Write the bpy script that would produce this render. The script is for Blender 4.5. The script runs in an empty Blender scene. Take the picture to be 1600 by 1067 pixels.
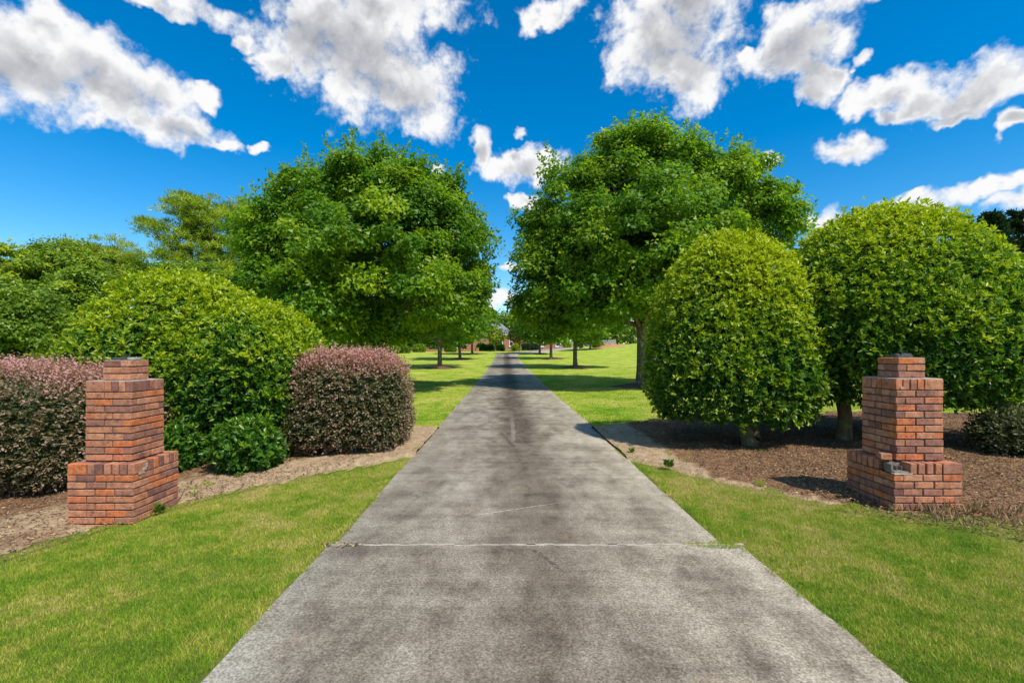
import bpy, bmesh, math, random, zlib
import numpy as np
from mathutils import Vector

rng = np.random.default_rng(11)
random.seed(5)
scene = bpy.context.scene
COL = scene.collection

# ------------------------------------------------------------------ camera
F, CX, CY, EYE = 752.0, 789.0, 551.0, 1.69      # focal length and vanishing point of the drive, in photo pixels
cam_d = bpy.data.cameras.new('camera')
cam = bpy.data.objects.new('camera', cam_d)
COL.objects.link(cam)
cam.location = (0, 0, EYE)
cam.rotation_euler = (math.radians(90), 0, 0)
cam_d.sensor_width = 36.0
cam_d.lens = F / 1600 * 36.0
cam_d.shift_x = (800 - CX) / 1600
cam_d.shift_y = (CY - 533.5) / 1600
cam_d.clip_start = 0.05
cam_d.clip_end = 5000
scene.camera = cam


def at(px, py, Y):
    """world point seen at photo pixel (px, py) at distance Y"""
    return ((px - CX) / F * Y, Y, EYE + (CY - py) / F * Y)


# ------------------------------------------------------------------ node helper
class NT:
    def __init__(self, tree):
        self.t = tree

    def n(self, kind, **kw):
        nd = self.t.nodes.new(kind)
        for k, v in kw.items():
            setattr(nd, k, v)
        return nd

    def put(self, sock, val):
        if val is None:
            return
        if hasattr(val, 'is_output'):
            self.t.links.new(val, sock)
        else:
            sock.default_value = val

    def math(self, op, a, b=None, c=None, clamp=False):
        nd = self.n('ShaderNodeMath', operation=op, use_clamp=clamp)
        for i, v in enumerate((a, b, c)):
            if v is not None:
                self.put(nd.inputs[i], v)
        return nd.outputs[0]

    def vmath(self, op, a, b=None, out=0):
        nd = self.n('ShaderNodeVectorMath', operation=op)
        self.put(nd.inputs[0], a)
        if b is not None:
            if op == 'SCALE':
                self.put(nd.inputs['Scale'], b)
            else:
                self.put(nd.inputs[1], b)
        return nd.outputs[out]

    def noise(self, vec, scale, detail=4, rough=0.55, dist=0.0, color=False):
        nd = self.n('ShaderNodeTexNoise')
        self.put(nd.inputs['Vector'], vec)
        nd.inputs['Scale'].default_value = scale
        nd.inputs['Detail'].default_value = detail
        nd.inputs['Roughness'].default_value = rough
        nd.inputs['Distortion'].default_value = dist
        return nd.outputs['Color' if color else 'Fac']

    def ramp(self, fac, stops, interp='LINEAR'):
        nd = self.n('ShaderNodeValToRGB')
        cr = nd.color_ramp
        cr.interpolation = interp
        while len(cr.elements) < len(stops):
            cr.elements.new(0.5)
        for e, (p, c) in zip(cr.elements, stops):
            e.position = p
            e.color = (c[0], c[1], c[2], 1) if hasattr(c, '__len__') else (c, c, c, 1)
        self.put(nd.inputs[0], fac)
        return nd.outputs[0]

    def mix(self, fac, a, b, mode='MIX'):
        nd = self.n('ShaderNodeMix', data_type='RGBA', blend_type=mode)
        self.put(nd.inputs[0], fac)
        self.put(nd.inputs[6], a if hasattr(a, 'is_output') else (*a, 1))
        self.put(nd.inputs[7], b if hasattr(b, 'is_output') else (*b, 1))
        return nd.outputs[2]

    def smooth(self, v, lo, hi):
        nd = self.n('ShaderNodeMapRange', interpolation_type='SMOOTHSTEP')
        self.put(nd.inputs[0], v)
        nd.inputs[1].default_value = lo
        nd.inputs[2].default_value = hi
        return nd.outputs[0]


# ------------------------------------------------------------------ sky and sun
SUN_EL, SUN_ROT = math.radians(54), math.radians(140)
SUN_DIR = Vector((math.sin(SUN_ROT) * math.cos(SUN_EL), math.cos(SUN_ROT) * math.cos(SUN_EL), math.sin(SUN_EL)))

# clouds: (photo x, photo y, half width, half height, tilt in degrees)
CLOUDS = [
    (30, 80, 165, 88, 0), (165, 112, 150, 66, -14), (255, 135, 65, 42, -15), (70, 30, 70, 45, -30), (-90, 90, 120, 90, 0),
    (285, 205, 80, 34, -8), (320, 152, 32, 18, -10), (225, 180, 30, 18, -40), (345, 232, 40, 10, -10),
    (575, 95, 148, 100, -15), (520, 60, 115, 65, 10), (640, 130, 85, 70, -30), (560, -10, 190, 45, 0), (440, 105, 40, 26, 0),
    (320, 12, 95, 22, -5), (385, 62, 28, 16, -30), (230, -8, 90, 14, 0),
    (862, 14, 48, 24, 10), (840, 32, 22, 12, 0),
    (1045, 60, 108, 85, 0), (1080, 110, 75, 58, -20), (1070, -10, 130, 40, 0),
    (1245, 70, 72, 72, 20), (1275, 125, 48, 36, -35), (1310, 120, 18, 24, 0), (1320, 2, 55, 20, 0), (1170, 75, 20, 14, 0),
    (1390, 145, 85, 25, -6), (1450, 160, 55, 22, -8), (1565, 120, 95, 42, 15), (1520, 160, 80, 26, 0), (1395, 175, 35, 11, -15), (1500, 187, 45, 12, 0), (1345, 91, 20, 12, 0), (1600, 195, 30, 16, 0),
    (1325, 225, 56, 25, -8),
    (822, 257, 76, 28, 3), (752, 228, 22, 24, 20), (822, 310, 34, 12, 0), (682, 262, 14, 10, 0), (405, 243, 18, 8, 0), (820, 208, 16, 8, 0), (700, 300, 20, 8, 0), (1195, 252, 16, 8, 0),
    (1290, 335, 45, 24, 10), (1490, 312, 130, 18, 4), (1420, 310, 60, 18, 4), (1560, 292, 60, 9, 0), (1440, 292, 20, 9, 0), (1700, 310, 120, 30, 0),
    (790, 468, 40, 12, 0), (800, 425, 24, 9, 0), (600, 500, 110, 12, 0),
]


def build_world():
    w = bpy.data.worlds.new('World')
    scene.world = w
    w.use_nodes = True
    t = w.node_tree
    t.nodes.clear()
    q = NT(t)
    # cloud field as a node group of the view direction
    g = bpy.data.node_groups.new('cloud_field', 'ShaderNodeTree')
    g.interface.new_socket(name='dir', in_out='INPUT', socket_type='NodeSocketVector')
    g.interface.new_socket(name='field', in_out='OUTPUT', socket_type='NodeSocketFloat')
    g.interface.new_socket(name='core', in_out='OUTPUT', socket_type='NodeSocketFloat')
    g.interface.new_socket(name='puff', in_out='OUTPUT', socket_type='NodeSocketFloat')
    g.interface.new_socket(name='mass', in_out='OUTPUT', socket_type='NodeSocketFloat')
    k = NT(g)
    gi = k.n('NodeGroupInput').outputs[0]
    go = k.n('NodeGroupOutput')
    wn = k.noise(gi, 5.0, 4, 0.6, color=True)
    wv = k.vmath('SCALE', k.vmath('SUBTRACT', wn, (0.5, 0.5, 0.5)), 0.075)
    wn2 = k.noise(gi, 22.0, 3, 0.6, color=True)
    wv2 = k.vmath('SCALE', k.vmath('SUBTRACT', wn2, (0.5, 0.5, 0.5)), 0.05)
    d = k.vmath('ADD', k.vmath('ADD', gi, wv), wv2)
    best = None
    for (px, py, rw, rh, tilt) in CLOUDS:
        c = Vector(((px - CX) / F, 1, (CY - py) / F))
        m = c.length
        c.normalize()
        a = c.cross(Vector((0, 0, 1))).normalized()
        b = a.cross(c).normalized()
        th = math.radians(tilt)
        a2 = (a * math.cos(th) + b * math.sin(th)) / (rw / F / m * (1.0 if abs(px - CX) < 300 else 0.85))
        b2 = (-a * math.sin(th) + b * math.cos(th)) / (rh / F / m)
        x = k.vmath('DOT_PRODUCT', d, tuple(a2), out=1)
        y = k.vmath('DOT_PRODUCT', d, tuple(b2), out=1)
        r2 = k.math('MULTIPLY_ADD', x, x, k.math('MULTIPLY', y, y))
        best = r2 if best is None else k.math('SMOOTH_MIN', best, r2, 0.35)
    core = k.math('SUBTRACT', 1.0, k.math('MINIMUM', best, 2.4))
    fb = k.noise(gi, 11.0, 10, 0.62)
    fb2 = k.noise(gi, 40.0, 8, 0.65)

    def puffs(scale, detail):
        bl = k.n('ShaderNodeTexVoronoi', feature='SMOOTH_F1')
        k.put(bl.inputs['Vector'], d)
        bl.inputs['Scale'].default_value = scale
        bl.inputs['Detail'].default_value = detail
        bl.inputs['Roughness'].default_value = 0.55
        bl.inputs['Smoothness'].default_value = 0.35
        return k.math('SUBTRACT', 1.0, k.math('MULTIPLY', bl.outputs['Distance'], 1.35))
    bump = puffs(15.0, 3.0)
    fld = k.math('MULTIPLY_ADD', k.math('SUBTRACT', fb, 0.5), 1.7, k.math('ADD', core, 0.62))
    fld = k.math('MULTIPLY_ADD', k.math('SUBTRACT', bump, 0.45), 0.75, fld)
    mass = fld
    fld = k.math('MULTIPLY_ADD', k.math('SUBTRACT', fb2, 0.5), 1.5, fld)
    # the rest of the sky, out of the picture, carries loose clouds of the same sort, their cover raised for fill light
    sep = k.n('ShaderNodeSeparateXYZ')
    k.put(sep.inputs[0], gi)
    back = k.math('SUBTRACT', 1.0, k.smooth(sep.outputs[1], 0.25, 0.5))
    lo = k.noise(gi, 3.2, 8, 0.58)
    gen = k.math('MULTIPLY_ADD', k.math('SUBTRACT', lo, 0.53), 8.0, 0.0)
    gen = k.math('MULTIPLY_ADD', k.math('SUBTRACT', back, 1.0), 4.0, gen)
    fld = k.math('MAXIMUM', fld, gen)
    k.put(go.inputs[0], fld)
    k.put(go.inputs[1], k.math('MAXIMUM', core, k.math('MULTIPLY', gen, 0.5)))
    k.put(go.inputs[2], bump)
    k.put(go.inputs[3], k.math('MAXIMUM', mass, gen))

    tc = q.n('ShaderNodeTexCoord').outputs['Generated']
    dirn = q.vmath('NORMALIZE', tc)
    g1 = q.n('ShaderNodeGroup', node_tree=g)
    q.put(g1.inputs[0], dirn)
    g2 = q.n('ShaderNodeGroup', node_tree=g)
    up = tuple((SUN_DIR * 0.35 + Vector((0, 0, 1)) * 0.65).normalized() * 0.035)
    q.put(g2.inputs[0], q.vmath('NORMALIZE', q.vmath('ADD', dirn, up)))
    f1 = g1.outputs[0]
    alpha = q.smooth(f1, -0.22, 0.86)
    # thick middles seen from below are grey, puffs turned to the sun stay white
    grad = q.math('SUBTRACT', g2.outputs[3], g1.outputs[3])
    soft = q.noise(dirn, 7.0, 4, 0.5)
    grey = q.smooth(q.math('MULTIPLY_ADD', q.math('SUBTRACT', soft, 0.5), 1.1, g1.outputs[1]), 0.30, 1.15)
    v = q.math('MULTIPLY_ADD', grey, -0.46, 1.02)
    v = q.math('MULTIPLY_ADD', grad, -0.26, v)
    v = q.math('MULTIPLY_ADD', q.math('SUBTRACT', 1.0, q.smooth(g1.outputs[3], 0.1, 1.2)), 0.24, v)
    v = q.math('MULTIPLY_ADD', q.math('SUBTRACT', g1.outputs[2], 0.5), 0.14, v)
    ccol = q.ramp(v, [(0.0, (0.25, 0.27, 0.31)), (0.35, (0.36, 0.38, 0.425)), (0.65, (0.66, 0.67, 0.70)), (0.92, (0.97, 0.97, 0.97)), (1.0, (1.0, 1.0, 1.0))])
    sky = q.n('ShaderNodeTexSky', sky_type='NISHITA')
    sky.sun_disc = False
    sky.sun_elevation = SUN_EL
    sky.sun_rotation = SUN_ROT
    sky.altitude = 250
    sky.air_density = 1.0
    sky.dust_density = 0.2
    sky.ozone_density = 2.2
    hs = q.n('ShaderNodeHueSaturation')
    hs.inputs['Saturation'].default_value = 1.52
    hs.inputs['Hue'].default_value = 0.497
    q.put(hs.inputs['Color'], sky.outputs[0])
    bg1 = q.n('ShaderNodeBackground')
    q.put(bg1.inputs[0], hs.outputs[0])
    bg1.inputs[1].default_value = 0.079
    bg2 = q.n('ShaderNodeBackground')
    q.put(bg2.inputs[0], ccol)
    bg2.inputs[1].default_value = 0.43
    mx = q.n('ShaderNodeMixShader')
    q.put(mx.inputs[0], alpha)
    q.put(mx.inputs[1], bg1.outputs[0])
    q.put(mx.inputs[2], bg2.outputs[0])
    out = q.n('ShaderNodeOutputWorld')
    q.put(out.inputs[0], mx.outputs[0])
    w.cycles.sampling_method = 'MANUAL'
    w.cycles.sample_map_resolution = 512


build_world()
sun_d = bpy.data.lights.new('sun', 'SUN')
sun_d.energy = 2.4
sun_d.angle = math.radians(1.2)
sun_d.color = (1.0, 0.95, 0.86)
sun = bpy.data.objects.new('sun', sun_d)
COL.objects.link(sun)
sun.rotation_euler = SUN_DIR.to_track_quat('Z', 'Y').to_euler()
vs = scene.view_settings
vs.view_transform = 'Standard'
vs.look = 'None'
vs.exposure = 1.18
vs.gamma = 1.0
vs.use_curve_mapping = False
scene.render.engine = 'CYCLES'
scene.cycles.use_denoising = True
scene.cycles.max_bounces = 6
scene.cycles.diffuse_bounces = 4
scene.cycles.glossy_bounces = 2
scene.cycles.transmission_bounces = 3
scene.cycles.transparent_max_bounces = 4


# ------------------------------------------------------------------ object helpers
def tag(o, label=None, cat=None, group=None, kind=None):
    if label:
        o['label'] = label
    if cat:
        o['category'] = cat
    if group:
        o['group'] = group
    if kind:
        o['kind'] = kind
    return o


def empty(name, loc=(0, 0, 0), rz=0.0):
    o = bpy.data.objects.new(name, None)
    COL.objects.link(o)
    o.location = loc
    o.rotation_euler = (0, 0, rz)
    o.empty_display_size = 0.2
    return o


def link_mesh(name, me, mat=None, parent=None):
    if mat is not None:
        me.materials.append(mat)
    o = bpy.data.objects.new(name, me)
    COL.objects.link(o)
    if parent is not None:
        o.parent = parent
        o.matrix_parent_inverse.identity()
        o.location = (0, 0, 0)
    return o


def raw_mesh(name, verts, faces, mat=None, parent=None, attrs=None, smooth=False, origin=None):
    """verts (n,3), faces (m,k) arrays, fast; verts in world space, moved into the parent's frame when it has one"""
    verts = np.asarray(verts, dtype=np.float32).reshape(-1, 3)
    faces = np.asarray(faces, dtype=np.int32)
    if parent is not None:
        verts = verts - np.array(parent.location, dtype=np.float32)
    m, k = faces.shape
    me = bpy.data.meshes.new(name)
    me.vertices.add(len(verts))
    me.vertices.foreach_set('co', verts.ravel())
    me.loops.add(m * k)
    me.loops.foreach_set('vertex_index', faces.ravel())
    me.polygons.add(m)
    me.polygons.foreach_set('loop_start', np.arange(0, m * k, k, dtype=np.int32))
    me.polygons.foreach_set('loop_total', np.full(m, k, dtype=np.int32))
    if smooth:
        me.polygons.foreach_set('use_smooth', np.ones(m, dtype=bool))
    for an, av in (attrs or {}).items():
        a = me.attributes.new(an, 'FLOAT', 'POINT')
        a.data.foreach_set('value', np.asarray(av, dtype=np.float32).ravel())
    me.update(calc_edges=True)
    return link_mesh(name, me, mat, parent)


def boxes_mesh(name, boxes, mat, parent=None, bevel=0.0):
    """boxes: (cx,cy,cz,sx,sy,sz) joined into one mesh (world space, or the parent's frame offset)"""
    off = Vector(parent.location) if parent is not None else Vector((0, 0, 0))
    bm = bmesh.new()
    for (cx, cy, cz, sx, sy, sz) in boxes:
        r = bmesh.ops.create_cube(bm, size=1.0)
        for v in r['verts']:
            v.co = Vector((v.co.x * sx + cx, v.co.y * sy + cy, v.co.z * sz + cz)) - off
    if bevel:
        bmesh.ops.bevel(bm, geom=bm.edges[:], offset=bevel, segments=1, affect='EDGES')
    me = bpy.data.meshes.new(name)
    bm.to_mesh(me)
    bm.free()
    return link_mesh(name, me, mat, parent)


def prism_mesh(name, verts, faces, mat, parent=None):
    off = Vector(parent.location) if parent is not None else Vector((0, 0, 0))
    me = bpy.data.meshes.new(name)
    me.from_pydata([tuple(Vector(v) - off) for v in verts], [], faces)
    me.update()
    return link_mesh(name, me, mat, parent)


def unit(v):
    return v / np.maximum(np.linalg.norm(v, axis=-1, keepdims=True), 1e-9)


def tubes(paths, sides=7):
    """paths: list of (points (n,3), radii (n,)) -> verts, quad faces"""
    V, Fc, base = [], [], 0
    ang = np.linspace(0, 2 * math.pi, sides, endpoint=False)
    ca, sa = np.cos(ang), np.sin(ang)
    for pts, rad in paths:
        pts = np.asarray(pts, float)
        rad = np.asarray(rad, float)
        n = len(pts)
        tan = unit(np.gradient(pts, axis=0))
        ref = np.where(np.abs(tan[:, 2:3]) > 0.9, np.array([[1.0, 0, 0]]), np.array([[0, 0, 1.0]]))
        u = unit(np.cross(tan, ref))
        for i in range(1, n):
            uu = u[i - 1] - tan[i] * np.dot(u[i - 1], tan[i])
            u[i] = uu / max(np.linalg.norm(uu), 1e-6)
        v = np.cross(tan, u)
        ring = pts[:, None, :] + rad[:, None, None] * (u[:, None, :] * ca[None, :, None] + v[:, None, :] * sa[None, :, None])
        V.append(ring.reshape(-1, 3))
        i = np.arange(n - 1)[:, None] * sides
        j = np.arange(sides)[None, :]
        j2 = (j + 1) % sides
        f = np.stack([i + j, i + j2, i + sides + j2, i + sides + j], axis=-1).reshape(-1, 4) + base
        Fc.append(f)
        base += n * sides
    return np.concatenate(V), np.concatenate(Fc)


def leaves(P, axis, nrm, length, width, fold=0.18):
    """kite-shaped leaves folded along the midrib. Returns verts, tri faces"""
    P, axis = np.asarray(P), unit(np.asarray(axis))
    side = unit(np.cross(axis, nrm))
    up = np.cross(side, axis)
    n = len(P)
    length = np.broadcast_to(length, (n,))[:, None]
    width = np.broadcast_to(width, (n,))[:, None]
    v0 = P
    mid = P + axis * length * 0.48 + up * fold * width
    v1 = mid - side * width * 0.5
    v2 = P + axis * length - up * fold * 0.6 * length * 0.5
    v3 = mid + side * width * 0.5
    V = np.stack([v0, v1, v2, v3], axis=1).reshape(-1, 3)
    b = np.arange(n)[:, None] * 4
    Fc = np.stack([b + np.array([[0, 1, 2]]), b + np.array([[0, 2, 3]])], axis=1).reshape(-1, 3)
    return V, Fc


def leaflets(P, axis, nrm, length, width):
    """small pointed leaves of one facet each, for crowns seen from afar"""
    P, axis = np.asarray(P), unit(np.asarray(axis))
    side = unit(np.cross(axis, nrm))
    length = np.asarray(length)[:, None]
    width = np.asarray(width)[:, None]
    V = np.stack([P - side * width * 0.5, P + axis * length, P + side * width * 0.5], axis=1).reshape(-1, 3)
    return V, np.arange(len(P) * 3).reshape(-1, 3)


def sphere_dirs(n):
    return unit(rng.normal(size=(n, 3)))


# smooth random bumps on directions / positions, used for uneven outlines
def bumps(d, n=14, width=0.5, seed=0):
    r = np.random.default_rng(seed)
    c = unit(r.normal(size=(n, 3)))
    a = r.uniform(-1, 1, n)
    out = np.zeros(len(d))
    for i in range(n):
        out += a[i] * np.exp(-((1 - d @ c[i]) / width ** 2 * 2))
    return out


def vnoise2(x, y, scale, seed=0):
    """cheap smooth 2-D value noise in 0..1"""
    r = np.random.default_rng(seed)
    tab = r.random((64, 64))
    x, y = np.asarray(x) * scale, np.asarray(y) * scale
    xi, yi = np.floor(x).astype(int), np.floor(y).astype(int)
    fx, fy = x - xi, y - yi
    fx, fy = fx * fx * (3 - 2 * fx), fy * fy * (3 - 2 * fy)
    g = lambda a, b: tab[a % 64, b % 64]
    return (g(xi, yi) * (1 - fx) + g(xi + 1, yi) * fx) * (1 - fy) + (g(xi, yi + 1) * (1 - fx) + g(xi + 1, yi + 1) * fx) * fy


def sstep(a, b, x):
    t = np.clip((np.asarray(x, float) - a) / (b - a), 0, 1)
    return t * t * (3 - 2 * t)


# ------------------------------------------------------------------ materials
def new_mat(name):
    m = bpy.data.materials.new(name)
    m.use_nodes = True
    t = m.node_tree
    t.nodes.clear()
    q = NT(t)
    out = q.n('ShaderNodeOutputMaterial')
    return m, q, out


def bsdf(q, out, color, rough=0.8, spec=0.3, bump=None, bump_s=0.3, bump_d=0.02):
    b = q.n('ShaderNodeBsdfPrincipled')
    q.put(b.inputs['Base Color'], color if hasattr(color, 'is_output') else (*color, 1))
    q.put(b.inputs['Roughness'], rough)
    b.inputs['Specular IOR Level'].default_value = spec
    if bump is not None:
        bn = q.n('ShaderNodeBump')
        bn.inputs['Strength'].default_value = bump_s
        bn.inputs['Distance'].default_value = bump_d
        q.put(bn.inputs['Height'], bump)
        q.put(b.inputs['Normal'], bn.outputs[0])
    q.put(out.inputs[0], b.outputs[0])
    return b


def pos(q):
    return q.n('ShaderNodeNewGeometry').outputs['Position']


def attr(q, name):
    return q.n('ShaderNodeAttribute', attribute_name=name).outputs['Fac']


def leaf_mat(name, stops, trans=0.35, rough=0.45, spec=0.35, tgain=1.25):
    m, q, out = new_mat(name)
    c = q.ramp(attr(q, 'tint'), stops)
    b = q.n('ShaderNodeBsdfPrincipled')
    q.put(b.inputs['Base Color'], c)
    b.inputs['Roughness'].default_value = rough
    b.inputs['Specular IOR Level'].default_value = spec
    tr = q.n('ShaderNodeBsdfTranslucent')
    q.put(tr.inputs[0], q.mix(1.0, c, (tgain, tgain * 1.05, tgain * 0.5), 'MULTIPLY'))
    mx = q.n('ShaderNodeMixShader')
    mx.inputs[0].default_value = trans
    q.put(mx.inputs[1], b.outputs[0])
    q.put(mx.inputs[2], tr.outputs[0])
    q.put(out.inputs[0], mx.outputs[0])
    return m


M = {}
M['maple'] = leaf_mat('maple_leaf', [(0, (0.045, 0.12, 0.008)), (0.5, (0.120, 0.265, 0.016)), (1, (0.36, 0.46, 0.014))], trans=0.52)
M['broad'] = leaf_mat('broadleaf', [(0, (0.05, 0.115, 0.010)), (0.5, (0.19, 0.30, 0.018)), (1, (0.40, 0.47, 0.02))], trans=0.42)
M['pine'] = leaf_mat('pine_needle', [(0, (0.07, 0.14, 0.012)), (0.5, (0.26, 0.36, 0.022)), (1, (0.46, 0.51, 0.03))], trans=0.35)
M['cedar'] = leaf_mat('cedar_needle', [(0, (0.010, 0.03, 0.014)), (0.6, (0.022, 0.055, 0.022)), (1, (0.05, 0.09, 0.03))], trans=0.15)
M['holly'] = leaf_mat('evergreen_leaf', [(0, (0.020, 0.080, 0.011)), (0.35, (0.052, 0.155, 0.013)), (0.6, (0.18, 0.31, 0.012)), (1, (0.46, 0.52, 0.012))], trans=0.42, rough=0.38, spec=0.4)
M['laurel'] = leaf_mat('laurel_leaf', [(0, (0.030, 0.10, 0.014)), (0.5, (0.085, 0.21, 0.016)), (1, (0.24, 0.38, 0.022))], trans=0.4, rough=0.35, spec=0.45)
M['loro'] = leaf_mat('purple_fringe_leaf', [(0, (0.05, 0.085, 0.03)), (0.4, (0.16, 0.17, 0.075)), (0.66, (0.40, 0.26, 0.19)), (1, (0.54, 0.28, 0.255))], trans=0.35, rough=0.5, spec=0.25)
M['lime'] = leaf_mat('lime_leaf', [(0, (0.10, 0.17, 0.012)), (1, (0.36, 0.42, 0.02))])
M['magnolia'] = leaf_mat('magnolia_leaf', [(0, (0.05, 0.07, 0.015)), (0.5, (0.17, 0.13, 0.03)), (1, (0.42, 0.26, 0.06))])
M['weed'] = leaf_mat('weed_leaf', [(0, (0.06, 0.13, 0.015)), (1, (0.15, 0.25, 0.02))])
M['dry'] = leaf_mat('dry_stalk', [(0, (0.20, 0.12, 0.06)), (1, (0.42, 0.29, 0.15))], trans=0.2)


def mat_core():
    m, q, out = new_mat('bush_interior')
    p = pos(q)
    c = q.ramp(q.noise(p, 14, 5, 0.65), [(0.3, (0.025, 0.036, 0.014)), (0.7, (0.07, 0.085, 0.03))])  # dark green-brown of the added light-blocking core
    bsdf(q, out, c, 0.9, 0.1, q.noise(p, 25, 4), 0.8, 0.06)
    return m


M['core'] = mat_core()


def mat_bark(name, dark, light, lichen=None, scale=1.0):
    m, q, out = new_mat(name)
    p = pos(q)
    st = q.n('ShaderNodeMapping')
    st.inputs['Scale'].default_value = (1, 1, 0.22)
    q.put(st.inputs[0], p)
    n1 = q.noise(st.outputs[0], 22 * scale, 6, 0.65)
    c = q.ramp(n1, [(0.3, dark), (0.7, light)])
    if lichen:
        c = q.mix(q.smooth(q.noise(p, 5, 5, 0.6), 0.54, 0.66), c, lichen)
    bsdf(q, out, c, 0.9, 0.15, n1, 0.9, 0.03)
    return m


M['bark'] = mat_bark('maple_bark', (0.07, 0.053, 0.04), (0.23, 0.18, 0.135), (0.40, 0.37, 0.31))
M['bark_dark'] = mat_bark('dark_bark', (0.03, 0.022, 0.016), (0.10, 0.075, 0.055))
M['bark_pine'] = mat_bark('pine_bark', (0.08, 0.05, 0.035), (0.24, 0.16, 0.11))
M['bark_tan'] = mat_bark('bush_bark', (0.07, 0.05, 0.025), (0.20, 0.16, 0.08), (0.16, 0.19, 0.07))


def grass_color(q, p):
    """mown lawn pigment: green with straw-coloured dry patches, from the place on the lawn"""
    fl = q.n('ShaderNodeMapping')
    fl.inputs['Scale'].default_value = (1, 1, 0)
    q.put(fl.inputs[0], p)
    v = fl.outputs[0]
    n1 = q.noise(v, 0.55, 5, 0.6, 0.6)
    n2 = q.noise(v, 3.4, 4, 0.6)
    n3 = q.noise(v, 16, 3, 0.6)
    s = q.math('ADD', q.math('MULTIPLY', n1, 0.42), q.math('ADD', q.math('MULTIPLY', n2, 0.36), q.math('MULTIPLY', n3, 0.22)))
    return q.ramp(s, [(0.37, (0.14, 0.28, 0.016)), (0.455, (0.24, 0.39, 0.025)), (0.515, (0.41, 0.47, 0.060)), (0.60, (0.62, 0.54, 0.18))])


def mat_lawn():
    m, q, out = new_mat('lawn_turf')
    p = pos(q)
    c = grass_color(q, p)
    f = q.noise(p, 60, 5, 0.7)
    c = q.mix(1.0, c, q.ramp(f, [(0.25, (0.55, 0.55, 0.5)), (0.7, (1.12, 1.1, 1.0))]), 'MULTIPLY')
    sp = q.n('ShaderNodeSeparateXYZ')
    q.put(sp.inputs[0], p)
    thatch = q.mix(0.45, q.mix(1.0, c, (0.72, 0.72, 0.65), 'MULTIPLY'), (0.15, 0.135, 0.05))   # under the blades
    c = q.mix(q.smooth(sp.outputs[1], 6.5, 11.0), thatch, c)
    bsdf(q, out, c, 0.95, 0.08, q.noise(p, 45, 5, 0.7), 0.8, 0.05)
    return m


def mat_blade():
    m, q, out = new_mat('grass_blade')
    p = pos(q)
    c = grass_color(q, p)
    c = q.mix(1.0, c, q.ramp(attr(q, 'tint'), [(0, (0.42, 0.52, 0.4)), (0.7, (1.15, 1.1, 1.0)), (0.93, (1.5, 1.3, 1.2)), (1, (2.4, 1.6, 2.5))]), 'MULTIPLY')
    b = q.n('ShaderNodeBsdfPrincipled')
    q.put(b.inputs['Base Color'], c)
    b.inputs['Roughness'].default_value = 0.6
    b.inputs['Specular IOR Level'].default_value = 0.2
    tr = q.n('ShaderNodeBsdfTranslucent')
    q.put(tr.inputs[0], c)
    mx = q.n('ShaderNodeMixShader')
    mx.inputs[0].default_value = 0.35
    q.put(mx.inputs[1], b.outputs[0])
    q.put(mx.inputs[2], tr.outputs[0])
    q.put(out.inputs[0], mx.outputs[0])
    return m


def mat_soil():
    m, q, out = new_mat('bed_soil')
    p = pos(q)
    bare = attr(q, 'bare')
    n1 = q.noise(p, 2.2, 5, 0.6, 0.4)
    n2 = q.noise(p, 38, 5, 0.7)
    n3 = q.noise(p, 9, 4, 0.65)
    vo = q.n('ShaderNodeTexVoronoi', feature='F1')
    q.put(vo.inputs['Vector'], p)
    vo.inputs['Scale'].default_value = 55
    chips = q.ramp(vo.outputs['Color'], [(0.1, (0.08, 0.043, 0.028)), (0.5, (0.215, 0.122, 0.065)), (0.8, (0.35, 0.215, 0.11)), (1, (0.50, 0.34, 0.18))])
    chips = q.mix(1.0, chips, q.ramp(n3, [(0.3, (0.65, 0.62, 0.6)), (0.7, (1.2, 1.15, 1.1))]), 'MULTIPLY')
    soil = q.ramp(q.math('ADD', q.math('MULTIPLY', n3, 0.6), q.math('MULTIPLY', n2, 0.4)),
                  [(0.3, (0.27, 0.16, 0.09)), (0.5, (0.43, 0.30, 0.175)), (0.68, (0.58, 0.44, 0.28))])
    k = q.smooth(q.math('ADD', bare, q.math('MULTIPLY', q.math('SUBTRACT', n1, 0.5), 0.9)), 0.35, 0.65)
    c = q.mix(k, chips, soil)
    h = q.math('ADD', q.math('MULTIPLY', n2, 0.5), q.math('MULTIPLY', vo.outputs['Distance'], 0.6))
    bsdf(q, out, c, 0.95, 0.1, h, 0.85, 0.035)
    return m


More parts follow.
